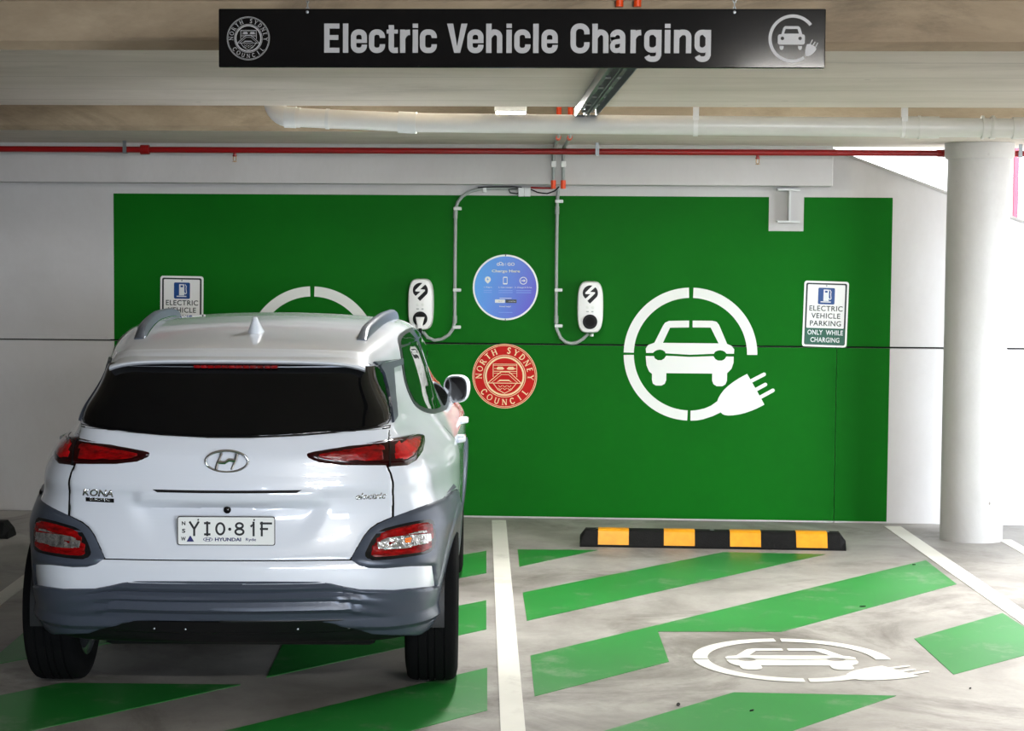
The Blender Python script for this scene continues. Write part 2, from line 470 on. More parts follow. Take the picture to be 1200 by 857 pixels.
MT['rubber'] = mat('black_rubber', (.007, .007, .007, 1), .75, spec=.2, noise=.3, nscale=30, bump=.3, bscale=120)
MT['yellow'] = mat('yellow_reflector', srgb(238, 160, 24), .45, noise=.2, nscale=12)
MT['pvc'] = mat('grey_pvc', srgb(222, 222, 217), .32, noise=.12, nscale=4, stretch=(.5, 1, 1))
MT['pvc2'] = mat('grey_pvc_clip', srgb(215, 218, 216), .35)
MT['conduit'] = mat('grey_conduit', srgb(150, 156, 152), .38)
MT['orange'] = mat('orange_conduit', srgb(232, 74, 18), .4)
MT['redpipe'] = mat('red_pipe_paint', srgb(138, 8, 12), .35, coat=.2)
MT['steel'] = mat('galvanised_steel', srgb(150, 154, 156), .4, metal=.9, noise=.25, nscale=20)
MT['brass'] = mat('brass', srgb(170, 130, 70), .35, metal=1)
MT['paintsteel'] = mat('grey_painted_steel', srgb(196, 198, 196), .45)
MT['lamp'] = mat('lamp_diffuser', (1, 1, 1, 1), .5, emit=(1, .98, .94, 1), emit_s=LAMP_S)
MT['lampbody'] = mat('lamp_housing', srgb(225, 225, 222), .5)
MT['post'] = mat('glare_tinted_red_post', srgb(200, 60, 80), .5)  # red post; pink of the outdoor glare mixed into its colour
MT['outground'] = mat('outside_paving', srgb(190, 188, 182), .8, noise=.1)

# ================================================================== THE SETTING
def struct(name, mb, m, loc=None, smooth=False):
    return tag(mb.build(name, m, None, smooth, loc), kind='structure')
SOF, SLAB = 2.50, 2.66
OP0, OP1 = -7.1, -1.5      # unseen opening added in the right wall to light the car rear
XR = 4.3            # open edge of the car park on the right
struct('floor', MB().box(-9.2, XR, -7.2, 13.0, -.2, 0), MT['floor'])
struct('ceiling', MB().box(-9.2, XR, -7.2, 13.02, SLAB, SLAB + .25), MT['soffit'])
def ceil_beam(name, y0, y1, m):
    c = .028
    pts = [(y0, SLAB + .01), (y0, SOF + c), (y0 + c, SOF), (y1 - c, SOF), (y1, SOF + c), (y1, SLAB + .01)]
    return struct(name, MB().prism(pts, 'x', -9.2, XR), m)
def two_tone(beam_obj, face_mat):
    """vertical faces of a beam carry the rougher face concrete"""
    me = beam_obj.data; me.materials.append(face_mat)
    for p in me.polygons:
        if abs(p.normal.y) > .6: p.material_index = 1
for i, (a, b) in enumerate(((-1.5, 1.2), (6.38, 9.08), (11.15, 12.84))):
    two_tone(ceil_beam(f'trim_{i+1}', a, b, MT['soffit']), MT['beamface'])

ZJ = onY(540, 402.6).z                      # horizontal joint of the precast wall
XJ = onY(979, 500).x
def wall_panels(mb, x0, x1, z0, z1, y0=D, y1=D + .18):
    return mb.box(x0, x1, y0, y1, z0, z1, .003, 1)
mb = MB()
wall_panels(mb, -9.2, XJ - .0018, 0, ZJ - .006)
wall_panels(mb, XJ + .0018, 7.0, 0, ZJ - .006)
pA, pB = onY(995.4, 183), onY(1113.5, 227.8)
sl = (pB.z - pA.z) / (pB.x - pA.x)
xs = pA.x - (SLAB - pA.z) / abs(sl)
mb.prism([(-9.2, ZJ + .006), (7.0, ZJ + .006), (7.0, ZJ + .1), (pA.x + (ZJ + .1 - pA.z) / sl, ZJ + .1), (xs, SLAB), (-9.2, SLAB)], 'y', D, D + .18)
struct('wall_back', mb, MT['wall'])
struct('trim_4', MB().box(-9.2, 7.0, D + .05, D + .15, ZJ - .02, ZJ + .02), MT['rubber'])       # sealant in the joint
struct('trim_8', MB().box(XJ - .03, XJ + .03, D + .05, D + .15, 0, ZJ), MT['rubber'])       # sealant in the upright joint
q1, q2 = onY(0, 396), onY(124, 397.5)
struct('trim_5', MB().prism([(-6.5, ZJ + .004), (q2.x + .03, ZJ + .004), (q2.x, ZJ + .028), (q1.x, ZJ + .036), (-6.5, ZJ + .03)], 'y', D - .012, D + .01), MT['wall'])
# white painted box beam along the head of the wall
bx1 = onY(976, 218, 12.62).x; bz0 = onY(500, 215.7, 12.62).z
struct('trim_6', MB().box(-9.2, bx1, 12.62, D + .005, bz0, SOF + .01, .004, 1), MT['wall'])
struct('wall_left', MB().box(-9.35, -9.2, -7.2, 13.0, -.2, 2.9), MT['rawwall'])
struct('wall_front', MB().box(-9.2, .3, -7.35, -7.2, -.2, 2.9).box(.3, XR, -7.35, -7.2, -.2, .85).box(.3, XR, -7.35, -7.2, 2.45, 2.9), MT['rawwall'])  # unseen; opening in the right half added to light the car rear
struct('wall_right', MB().box(XR - .02, XR + .16, -7.2, OP0, -.2, 2.9).box(XR - .02, XR + .16, OP1, 8.4, -.2, 2.9).box(XR - .02, XR + .16, OP0, OP1, -.2, .85).box(XR - .02, XR + .16, OP0, OP1, 2.45, 2.9), MT['rawwall'])  # unseen; opening and forward length shaped to steer daylight on car and column
# coping along the sloping ramp edge
cp = MB()
x2 = pA.x + (ZJ + .12 - pA.z) / sl
cp.prism([(xs + .02, SLAB - .02), (x2, pA.z + sl * (x2 - pA.x) + .0), (x2, pA.z + sl * (x2 - pA.x) + .018), (xs + .02, SLAB)], 'y', D - .012, D + .19)
struct('trim_7', cp, MT['column'])
# ground outside
struct('ground', MB().box(-30, 30, 13.0, 45, -.25, -.02).box(XR, 30, -30, 13.0, -.25, -.02), MT['outground'])

# green painted field on the wall (paint film, follows the wall joints)
gx0, gx1, gz1 = onY(133, 226).x, onY(1042.6, 420).x, onY(600, 229.3).z
nx0, nx1, nz = onY(901, 250).x, onY(942, 250).x, onY(921, 271).z
g = MB()
g.prism([(gx0, ZJ + .006), (gx1, ZJ + .006), (gx1, gz1), (nx1, gz1), (nx1, nz), (nx0, nz), (nx0, gz1), (gx0, gz1)], 'y', D - .0015, D + .004)
g.prism([(gx0, .012), (XJ - .0018, .012), (XJ - .0018, ZJ - .006), (gx0, ZJ - .006)], 'y', D - .0015, D + .004)
g.prism([(XJ + .0018, .012), (gx1, .012), (gx1, ZJ - .006), (XJ + .0018, ZJ - .006)], 'y', D - .0015, D + .004)
tag(g.build('green_wall_panel', MT['green']), 'large green painted rectangle on the back wall behind the chargers', 'painted panel')

# steel beam end poking out of the unpainted patch
a, b = onY(911, 221.5, D - .06), onY(937, 261.2, D - .06)
cx = (a.x + b.x) / 2; t = .010
st = thing('steel_beam_end', 'grey steel I-section beam end in the unpainted notch of the green panel', 'steel beam', (cx, D, b.z))
hh = a.z - b.z
MB().box(-.074, .074, -.10, 0, 0, .014).build('bottom_flange', MT['paintsteel'], st)
MB().box(-.074, .074, -.10, 0, hh - .012, hh + .002).build('top_flange', MT['paintsteel'], st)
MB().box(.0, .012, -.10, 0, .014, hh - .012).build('web', MT['paintsteel'], st)

# round column
cc = Vector((2.262, 12.20, 0)); rc = .194
col = thing('concrete_column', 'round white painted concrete column by the right end of the wall', 'column', cc)
MB().lathe([(rc, 0), (rc, SOF + .0)], seg=64).build('shaft', MT['column'], col, True)
MB().lathe([(rc + .012, 2.40), (rc + .02, 2.42), (rc + .02, 2.499)], seg=64).build('collar', MT['column'], col, True)

# posts beyond the sloping wall
for px, pxw, y0, y1, m, nm, lb in ((1191, 6, 182, 226, 'post', 'safety_post', 'red post tinted pink by painted glare, standing beyond the sloping wall right of the column'),
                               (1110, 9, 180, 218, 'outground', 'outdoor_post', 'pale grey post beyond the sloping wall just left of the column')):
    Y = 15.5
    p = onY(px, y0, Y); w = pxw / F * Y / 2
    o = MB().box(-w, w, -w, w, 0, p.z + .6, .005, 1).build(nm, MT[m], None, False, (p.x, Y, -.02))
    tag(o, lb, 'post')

# ------------------------------------------------------------------ floor markings
def car_uv(p):
    q = to_car(p); return (q.x, q.y)
def flat_poly(name, pts_uv, m, z1, label, cat, group=None):
    """pts in bay-aligned coordinates; a film of paint on the floor"""
    w = [CAR + NX * u + NY * v for u, v in pts_uv]
    c = sum(w, Vector()) / len(w)
    mb = MB().prism([(p.x - c.x, p.y - c.y) for p in w], 'z', 0, z1)
    o = mb.build(name, m, None, False, (c.x, c.y, 0))
    return tag(o, label, cat, group)
def uvp(*pp): return [car_uv(onZ(*p)) for p in pp]
uA = ((uvp((576, 610.3))[0][0] + uvp((587.3, 857))[0][0]) / 2, (uvp((592.8, 610.5))[0][0] + uvp((616, 857))[0][0]) / 2)
uB = (uvp((1036.2, 617.1))[0][0], uvp((1055.8, 617.6))[0][0])
uL = ((uvp((0, 709.9))[0][0] + uvp((33.5, 684.6))[0][0]) / 2, (uvp((0, 695.2))[0][0] + uvp((31.9, 670.7))[0][0]) / 2)
uL = (min(uL), max(uL))
uC = (uvp((1170, 633))[0][0], uvp((1185, 633))[0][0])
print('lines', uA, uB, uL, uC)
def bay_line(u, label, px_end):
    v1 = uvp(px_end)[0][1]
    return flat_poly('bay_line', [(u[0], -2.2 if False else -4.5), (u[1], -4.5), (u[1], v1), (u[0], v1)], MT['fwhite'], .003, label, 'floor line', 'white bay lines')
bay_line(uL, 'white bay line on the dark floor left of the car', (134, 601))
bay_line(uA, 'white bay line between the car and the empty bay', (584, 610.4))
bay_line(uB, 'white bay line running from the green wall corner past the column', (1045, 617.3))
bay_line(uC, 'short white bay line starting behind the round column', (1177, 633))
G2 = uvp((612.5, 695), (847.5, 647.5), (967.5, 650), (617.5, 728))
G1 = uvp((606.5, 644.5), (700, 645), (608.7, 664.5))
G3 = uvp((621.5, 769), (1085, 657), (1121, 685), (916, 741), (771, 740.5), (784, 776), (626.5, 816.5))
G4 = uvp((860, 812), (1050, 816), (935, 857)) ; 
G5 = uvp((1071.5, 749), (1175, 719), (1236, 759), (1117.5, 791))
# G4 runs down-left out of the frame, parallel to the others
d4 = Vector((G2[0][0] - G2[1][0], G2[0][1] - G2[1][1])).normalized()
uLeft = G2[0][0]
def along(p, u):   # point on the stripe direction through p at bay coordinate u
    return (u, p[1] + (u - p[0]) * d4.y / d4.x)
G4 = [G4[0], G4[1], along(G4[1], uLeft), along(G4[0], uLeft)]
uRt = max(G3[1][0], G3[2][0])
pitch = uB[0] - uA[0]
print('pitch', pitch, 'uLeft', uLeft, 'uRt', uRt, 'd4', d4)
H3a = uvp((571, 783), (571, 833))
# next stripe near the right line of the bay (seen right of the car)
w3 = H3a[0][1] - H3a[1][1]
G6 = [(uRt, H3a[0][1]), (uRt, H3a[1][1]), along((uRt, H3a[1][1]), uLeft), along((uRt, H3a[0][1]), uLeft)]
for pts, pos in ((G1, 'small green triangle of floor paint by the corner of the wheel stop'),
                 (G2, 'green diagonal stripe running under the front of the wheel stop'),
                 (G3, 'long green diagonal stripe with a notch for the floor symbol'),
                 (G4, 'green stripe at the bottom edge below the floor symbol'),
                 (G5, 'pale green stripe end at the right of the floor symbol')):
    flat_poly('green_floor_stripe', pts, MT['fgreen'], .002, pos, 'floor stripe', 'green stripes in the empty bay')
def shf(P, k): return [(u - pitch * k, v) for u, v in P]
H1 = uvp((570, 646), (570, 672)); H2 = uvp((570, 704), (570, 738))
uh = H1[0][0]
L1 = [H1[0], H1[1]] + [along(H1[1], uh - 2.2), along(H1[0], uh - 2.2)]
L2 = [H2[0], H2[1]] + [along(H2[1], uh - .95), along(H2[0], uh - .95)]
L3 = [H3a[0], H3a[1]] + [along(H3a[1], uh - 2.25), along(H3a[0], uh - .95), (uh - 1.5, along(H3a[0], uh - .95)[1])]
L3 = [H3a[0], H3a[1], along(H3a[1], uh - 1.6), along(H3a[0], uh - 1.6)]
q = uvp((73, 801), (282, 803), (224, 820), (60, 857), (-110, 857))
e1 = along(q[1], q[1][0] - 1.35); e0 = along(q[0], q[1][0] - 1.35)
L4 = [q[0], q[1], e1, e0] if e1[1] < e0[1] else [q[0], q[1], e1]
for pts, pos in ((L1, 'green stripe end beside the front tyre of the car'),
                 (L2, 'green stripe end beside the middle of the car'),
                 (L3, 'green stripe at the bottom edge behind the right rear tyre'),
                 (L4, 'dark green stripe at the bottom left corner behind the car')):
    flat_poly('green_floor_stripe', pts, MT['fgreen'], .002, pos, 'floor stripe', 'green stripes in the bay with the car')

# ------------------------------------------------------------------ stencil symbol (car in a ring ending in a plug)
def stencil_groups():
    S = 1 / 275.0
    cx, cy = 314.0, 407.0
    def P(L): return [((x - cx) * S, -(y - cy) * S) for x, y in L]
    r0, r1 = 233 * S, 1.0
    G = []
    g1 = 2.0
    G.append(ring_seg(0, 0, r0, r1, 0, 90 - g1, 30))
    G.append(ring_seg(0, 0, r0, r1, 90 + g1, 180 - 1.0, 30))
    G.append(ring_seg(0, 0, r0, r1, 180 + 1.2, 270 - g1, 30))
    G.append(P([(318, 682), (318, 641), (345, 638), (375, 631), (402, 619), (428, 600), (445, 645), (410, 662), (370, 676), (345, 681)]))
    # plug body and three prongs
    G.append(P(smooth_poly([(426, 602), (436, 578), (460, 545), (505, 510), (548, 486), (549, 487), (585, 548), (621, 611), (620, 613), (580, 634), (530, 652), (480, 660), (452, 656), (440, 644)], 1)))
    def bar(a, b, w):
        a = Vector(a); b = Vector(b); d = (b - a).normalized(); n = Vector((-d.y, d.x)) * w / 2
        tip = [tuple(b + n * math.cos(t) + d * (w / 2) * math.sin(t)) for t in [math.radians(x) for x in range(0, 181, 30)]]
        return P([tuple(a + n)] + tip + [tuple(a - n)])
    for a, b in (((562, 517), (618, 487)), ((583, 552), (624, 529)), ((602, 583), (655, 553))): G.append(bar(a, b, 15))
    # cabin frame, halves split at the middle
    L = [(165, 362), (200, 290), (208, 278), (225, 270), (307, 268), (307, 296), (229, 298), (200, 362)]
    R = [(322, 268), (403, 268), (420, 272), (430, 284), (464, 362), (430, 362), (396, 296), (322, 296)]
    G += [P(L), P(R)]
    # bonnet strip with two lamp notches
    top = [(132, 403), (130, 385), (140, 370), (165, 361), (460, 361), (482, 370), (494, 385), (493, 403)]
    nR = [(460, 400), (457, 396), (447, 391), (436, 389), (425, 391), (415, 396), (411, 404)]
    nL = [(212, 404), (209, 397), (199, 391), (188, 389), (177, 391), (167, 396), (163, 400)]
    G.append(P(top + [(463, 403)] + nR + [(312, 409)] + nL + [(160, 403)]))
    bt = [(130, 416), (164, 416), (168, 426), (180, 433), (195, 433), (207, 426), (214, 414), (312, 418), (409, 414), (417, 426), (428, 432), (444, 432), (455, 426), (462, 415), (492, 415)]
    G.append(P(bt + [(492, 440), (484, 465), (470, 480), (466, 484), (466, 515), (460, 530), (447, 538), (424, 538), (411, 530), (405, 515), (405, 486), (216, 486), (216, 515), (210, 530), (197, 538), (174, 538), (161, 530), (157, 515), (157, 490), (145, 480), (134, 455)]))
    return G
def stencil_mesh(R, thick):
    return shape_mesh([[[(x * R, y * R) for x, y in g]] for g in stencil_groups()], thick)
p = onY(809, 415.3); Rst = 77.9 / F * D
o = link('car_plug_symbol', stencil_mesh(Rst, .0012), MT['stencil'], None, False, (p.x, D - .0016, p.z))
tag(o, 'white car and plug symbol stencilled on the green wall near the parking sign', 'painted symbol')
p = onY(366, 413)
o = link('car_plug_symbol', stencil_mesh(Rst, .0012), MT['stencil'], None, False, (p.x, D - .0016, p.z))
tag(o, 'white symbol arc on the green wall mostly hidden behind the car roof', 'painted symbol')
# same stencil on the floor
p0 = to_car(onZ(809, 772)); p1 = to_car(onZ(905, 748)); p2 = to_car(onZ(945, 805))
Rf = .445
cu, cv = p0.x + Rf + .01, p0.y - .02
print('floor symbol', p0, p1, p2, cu, cv)
me = stencil_mesh(Rf, .0015); me.transform(Matrix.Rotation(-PI / 2, 4, 'X'))
fp = CAR + NX * cu + NY * cv
o = link('car_plug_floor_symbol', me, MT['fwhite'], None, False, (fp.x, fp.y, .0018))
o.rotation_euler.z = -PHI
tag(o, 'worn white car and plug symbol stencilled on the floor of the empty bay', 'painted symbol')

# ------------------------------------------------------------------ wheel stops
def wheel_stop(label, loc, rz):
    Lh = .81
    t = thing('wheel_stop', label, 'wheel stop', loc, rz, 'rubber wheel stops')
    prof = [(-.085, 0), (-.085, .012), (-.05, .095), (-.035, .103), (.035, .103), (.05, .095), (.085, .012), (.085, 0)]
    bm = bmesh.new()
    secs = [(-Lh, .62), (-Lh + .035, 1.0), (Lh - .035, 1.0), (Lh, .62)]
    rings = []
    for x, s in secs:
        rings.append([bm.verts.new((x * (1 if s == 1 else 1.0), y * (1 if z < .02 else 1), z if z < .02 else (z if s == 1 else .02 + (z - .02) * .45))) for y, z in prof])
    for A, B in zip(rings[:-1], rings[1:]):
        for k in range(len(prof)): bm.faces.new((A[k], B[k], B[(k + 1) % len(prof)], A[(k + 1) % len(prof)]))
    bm.faces.new(rings[0]); bm.faces.new(list(reversed(rings[-1])))
    m = MB(); m.bm.free(); m.bm = bm
    m.build('rubber_block', MT['rubber'], t)
    for k in range(4):
        cxk = -.604 + k * .4025; w = .094
        b = MB()
        e = .0022
        pr = [(-.083 - e, .016), (-.05 - e, .095), (-.035, .103 + e), (.03, .103 + e), (.03, .100), (-.035, .100), (-.048, .094), (-.080, .014)]
        b.prism(pr, 'x', cxk - w, cxk + w)
        b.build('yellow_reflector', MT['yellow'], t)
    for k in (-.7, .7, 0):
        MB().lathe([(.014, .098), (.014, .1045), (.008, .1045)], (k, 0, 0), seg=16).build('fixing_bolt', MT['steel'], t)
    return t
a, b = onZ(681, 641), onZ(990, 646)
mid = (a + b) / 2
wheel_stop('black and yellow rubber wheel stop in the empty bay', (mid.x, mid.y + .085, 0), 0.0)
e = onZ(9, 632)
wheel_stop('dark end of a rubber wheel stop at the left edge of the frame', (e.x - .81, e.y + .085, 0), 0.0)

# ------------------------------------------------------------------ services on the ceiling
def px_tube(pp, r, seg=16): return MB().tube(pp, r, seg)
YP = 9.17
rp = .0455
dp = thing('drain_pipe', 'fat grey PVC drain pipe slung under the concrete beam', 'pipe', (0, YP, 0))
def PL(px, py, Y=YP):
    v = onY(px, py, Y); return v - Vector((0, YP, 0))
MB().tube([PL(345, 137.6), PL(470, 143.2)], rp, 28).build('pipe_length', MT['pvc'], dp, True)
MB().tube([PL(480, 143.7), PL(700, 146), PL(1060, 149.2)], rp, 28).build('pipe_length', MT['pvc'], dp, True)
MB().tube([PL(1098, 149.4), PL(1300, 151)], rp, 28).build('pipe_length', MT['pvc'], dp, True)
el = [PL(352, 138)]
for k in range(9):
    t_ = k / 8; ang = t_ * PI / 2
    el.append(PL(340, 137.3) + Vector((-.085 * math.sin(ang), .03 * t_, .085 * (1 - math.cos(ang)))))
el.append(el[-1] + Vector((0, .0, SLAB - YP * 0 - el[-1].z)))
MB().tube(el, rp + .003, 28).build('elbow', MT['pvc'], dp, True)
for a_, b_ in ((467, 474), (474, 488), (334, 347), (382, 386)):
    f_ = 137.2 + (a_ - 335) * .0455; g_ = 137.2 + (b_ - 335) * .0455
    MB().tube([PL(a_, min(f_, 144.2)), PL(b_, min(g_, 144.3))], rp + (.006 if b_ - a_ > 5 else .003), 28).build('coupling', MT['pvc2'], dp, True)
for a_, b_ in ((1060, 1100), (1160, 1166), (1186, 1206)):
    MB().tube([PL(a_, 149.2 + (a_ - 1060) * .008), PL(b_, 149.2 + (b_ - 1060) * .008)], rp + .006, 28).build('coupling', MT['pvc'], dp, True)
for x_ in (1076, 1150, 1162):
    MB().tube([PL(x_, 149.4), PL(x_ + 2.5, 149.4)], rp + .010, 28).build('coupling', MT['pvc'], dp, True)
for x_ in (815, 1058.5):
    c_ = PL(x_, 147 + (x_ - 740) * .0068)
    m_ = MB(); m_.tube([c_ - Vector((.011, 0, 0)), c_ + Vector((.011, 0, 0))], rp + .004, 28)
    m_.box(c_.x - .011, c_.x + .011, c_.y - .003, c_.y + .003, c_.z + rp, SLAB)
    m_.box(c_.x - .014, c_.x + .014, c_.y - .05, c_.y - .045, c_.z + rp - .02, SLAB)
    m_.build('strap', MT['white'], dp, True)

YR = 12.36
def PR(px, py, Y=YR): return onY(px, py, Y) - Vector((0, YR, 0))
rr = .0195
rz = lambda x: 174.6 + x * (180.2 - 174.6) / 1200
sp = thing('sprinkler_pipe', 'long thin red fire sprinkler pipe running above the green wall', 'pipe', (0, YR, 0))
MB().tube([PR(-700, rz(-700)), PR(600, rz(600)), PR(1500, rz(1500))], rr, 20).build('pipe_length', MT['redpipe'], sp, True)
for a_, b_, e_ in ((165, 175, .012), (1098, 1114, .004), (1172, 1182, .003)):
    MB().tube([PR(a_, rz(a_)), PR(b_, rz(b_))], rr + e_, 20).build('coupling', MT['redpipe'], sp, True)
for x_ in (147, 700, 1195):
    c_ = PR(x_, rz(x_)); m_ = MB()
    m_.box(c_.x - .012, c_.x + .012, c_.y - rr - .006, c_.y - rr - .002, c_.z - rr - .003, SOF)
    m_.box(c_.x - .012, c_.x + .012, c_.y - rr - .006, c_.y + rr, c_.z - rr - .006, c_.z - rr - .002)
    m_.build('hanger', MT['steel'], sp)
for x_ in (275, 888):
    c_ = PR(x_, rz(x_)) + Vector((0, 0, -rr))
    h = MB().lathe([(.010, .004), (.010, -.012), (.014, -.014), (.014, -.022), (.006, -.024)], c_, seg=14).build('sprinkler_head', MT['redpipe'], sp, True)
    MB().tube([c_ + Vector((-.008, 0, -.022)), c_ + Vector((-.010, 0, -.045)), c_ + Vector((0, 0, -.055)), c_ + Vector((.010, 0, -.045)), c_ + Vector((.008, 0, -.022))], .0025, 8).build('frame', MT['brass'], h)
    MB().lathe([(.016, -.055), (.016, -.0575)], c_, seg=16).build('deflector', MT['brass'], h)

# lamp in the recess between the beams
lc = onY(602, 131, 9.9)
def batten(label, x, y, z, rz=0.0, L=1.25, group=None):
    t = thing('fluorescent_light', label, 'ceiling light', (x, y, z), rz, group)
    MB().box(-.055, .055, -L / 2, L / 2, .035, SLAB - z, .006, 1).build('housing', MT['lampbody'], t)
    pts = [(-.075, .0)] + [(.075 * math.cos(math.radians(a)), .035 - .055 * math.sin(math.radians(a))) for a in range(180, -1, -20)]
    pr = [(.075 * math.cos(math.radians(a)), .04 - .055 * math.sin(math.radians(a))) for a in range(0, 181, 15)]
    MB().prism(pr, 'y', -L / 2 + .01, L / 2 - .01).build('diffuser', MT['lamp'], t, True)
    for s in (-1, 1):
        MB().box(-.078, .078, s * L / 2 - .012, s * L / 2 + .012, -.018, .05, .004, 1).build('end_cap', MT['lampbody'], t)
    return t
batten('bright fluorescent light above the drain pipe in the ceiling recess', lc.x, 9.62, onY(602, 132, 9.62).z, YAW, .66, 'fluorescent ceiling lights')

# galvanised strut channel under the beam, with two conduits carried in it
s0 = [onZ(x, 83 - 3, SOF - .015) for x in (714.5, 733)]
s1 = [onZ(x, 131.5, SOF - .015) for x in (679, 693)]
st = thing('strut_channel', 'pair of galvanised steel channels fixed under the beam beside the hanging sign', 'cable channel', (s1[0].x, s1[0].y, SOF))
for a_, b_ in zip(s0, s1):
    dd = (b_ - a_).normalized(); a2 = a_ - dd * .7
    n_ = Vector((dd.y, -dd.x, 0)) * .021
    o_ = Vector((s1[0].x, s1[0].y, 0))
    mb = MB()
    for off, z0, z1 in ((1, -.038, 0), (-1, -.038, 0)):
        A = a2 + n_ * off - o_; B = b_ + n_ * off - o_; w_ = n_.normalized() * .0018
        mb.prism([tuple((A + w_)[:2]), tuple((A - w_)[:2]), tuple((B - w_)[:2]), tuple((B + w_)[:2])], 'z', -.040, 0)
    A = a2 - o_; B = b_ - o_
    mb.prism([tuple((A + n_)[:2]), tuple((A - n_)[:2]), tuple((B - n_)[:2]), tuple((B + n_)[:2])], 'z', -.004, 0)
    mb.build('channel', MT['steel'], st)
mb = MB()
for k in range(5):
    f_ = .1 + k * .2
    A = s0[0].lerp(s1[0], f_); B = s0[1].lerp(s1[1], f_)
    o_ = Vector((s1[0].x, s1[0].y, SOF))
    mb = MB().tube([A - o_ + Vector((0, 0, -.012)), B - o_ + Vector((0, 0, -.012))], .006, 8)
    mb.build('cross_bar', MT['steel'], st)

# two orange and grey conduits coming over the beams and down the box beam
def conduit_run(label, pxa, pxb, k):
    yb = 11.15 - .022; yf = 12.62 - .017
    A = onY(pxa, 131, yb); A.z = SLAB - .01
    B = Vector((A.x, yb, SOF - .028))
    Cc = Vector((onY(pxb, 178, yf).x, yf, SOF - .028))
    Dd = onY(pxb, 219.5, yf)
    t = thing('ceiling_conduit', label, 'conduit', (B.x, B.y, B.z), 0, 'conduits coming down to the chargers')
    o_ = B
    def bend(P0, P1, P2, r, n=5):
        a = (P0 - P1).normalized() * r; c = (P2 - P1).normalized() * r
        return [((1 - s) ** 2) * (P1 + a) + 2 * s * (1 - s) * P1 + s * s * (P1 + c) for s in [i / n for i in range(n + 1)]]
    path = [A] + bend(A, B, Cc, .05) + bend(B, Cc, Dd, .05) + [Dd]
    MB().tube([p - o_ for p in path], .0105, 12).build('tube', MT['conduit'], t, True)
    MB().tube([A - o_ + Vector((0, 0, -.01)), A - o_ + Vector((0, 0, -.075))], .015, 14).build('orange_coupling', MT['orange'], t, True)
    e_ = B.lerp(Cc, .12)
    MB().tube([B.lerp(Cc, .03) - o_, B.lerp(Cc, .13) - o_], .015, 14).build('orange_coupling', MT['orange'], t, True)
    MB().tube([Dd - o_ + Vector((0, 0, .045)), Dd - o_ + Vector((0, 0, -.01))], .0165, 14).build('orange_coupling', MT['orange'], t, True)
    c_ = Vector((Dd.x, yf, onY(pxb, 192.5, yf).z)) - o_
    MB().box(c_.x - .016, c_.x + .016, c_.y - .013, c_.y + .017, c_.z - .02, c_.z + .02, .003, 1).build('clip', MT['white'], t)
    return t
conduit_run('left one of the two orange-ended conduits above the chargers', 655, 648.5, 0)
conduit_run('right one of the two orange-ended conduits above the chargers', 668.5, 660, 1)
# and on the front of the near beam, above the hanging sign
for x_, lb in ((726, 'left orange conduit end above the hanging sign'), (747, 'right orange conduit end above the hanging sign')):
    p_ = onY(x_, 8, 6.36)
    o_ = MB().tube([(0, 0, 0), (0, 0, SLAB + .002 - p_.z)], .0125, 14).build('orange_conduit', MT['orange'], None, True, (p_.x, p_.y, p_.z))
    tag(o_, lb, 'conduit', 'orange conduits on the near beam')

# conduits on the wall down to the chargers
YW = D - .016
def wall_conduit(label, pxs, clips, extra=None):
    P = [onY(x, y, YW) for x, y in pxs]
    o_ = P[0].copy()
    t = thing('wall_conduit', label, 'conduit', o_, 0, 'wall conduits to the chargers')
    MB().tube([p - o_ for p in P], .0115, 14).build('tube', MT['conduit'], t, True)
    for (x, y, hor) in clips:
        c_ = onY(x, y, YW) - o_
        m_ = MB()
        if hor: m_.box(c_.x - .012, c_.x + .012, c_.y - .015, c_.y + .016, c_.z - .022, c_.z + .014, .004, 1)
        else: m_.box(c_.x - .014, c_.x + .040, c_.y - .0145, c_.y + .016, c_.z - .011, c_.z + .011, .004, 1)
        m_.build('clip', MT['pvc2'], t)
    for (x0, y0, x1, y1) in (extra or []):
        MB().tube([onY(x0, y0, YW) - o_, onY(x1, y1, YW) - o_], .0145, 14).build('coupler', MT['conduit'], t, True)
    return t
wall_conduit('grey conduit curving down the wall to the left charger',
    [(606, 221.5), (580, 220.8), (562, 221.5), (551, 224.5), (542, 230), (536.5, 237), (534, 245), (533.3, 300), (533, 376), (531, 385), (526, 392.5), (518, 397.5), (509, 399), (501, 395.5), (496, 389)],
    [(534, 244.5, 0), (533.3, 340, 0), (533, 383.5, 0), (568, 222, 1)], [(534, 247, 533.6, 256), (533.2, 370, 533, 379)])
wall_conduit('grey conduit curving down the wall to the right charger',
    [(654, 222), (653, 240), (652.2, 300), (651.7, 377), (652.5, 386), (657, 396), (663, 401.3), (669, 402.7), (676, 401.5), (683, 397.5), (689.5, 391)],
    [(653, 236, 0), (652.2, 340, 0), (652.3, 382, 0)], [(653, 242, 652.7, 251), (652, 370, 651.8, 379)])
for x_, lb in ((611, 'left grey junction box under the white box beam'), (618.3, 'right grey junction box under the white box beam')):
    c_ = onY(x_, 225.3, D - .02)
    t = thing('junction_box', lb, 'junction box', (c_.x, D - .002, c_.z), 0, 'small junction boxes')
    MB().box(-.019, .019, -.035, 0, -.028, .028, .003, 1).build('body', MT['conduit'], t)
    MB().box(-.020, .020, -.040, -.034, -.029, .029, .002, 1).build('lid', MT['pvc2'], t)
r_ = [onY(x, y, D - .02) for x, y in ((622, 220), (636, 220.5), (648, 220.5))]
tag(MB().tube([p - r_[0] for p in r_], .007, 10).build('red_cable', MT['redpipe'], None, True, r_[0]), 'short red cable between the junction boxes and the orange conduit', 'cable')
r_ = [onY(x, y, D - .03) for x, y in ((607, 221), (596, 222), (598, 226), (606, 227), (611, 224), (611, 219.5), (600, 218.8), (575, 219), (560, 219.8))]
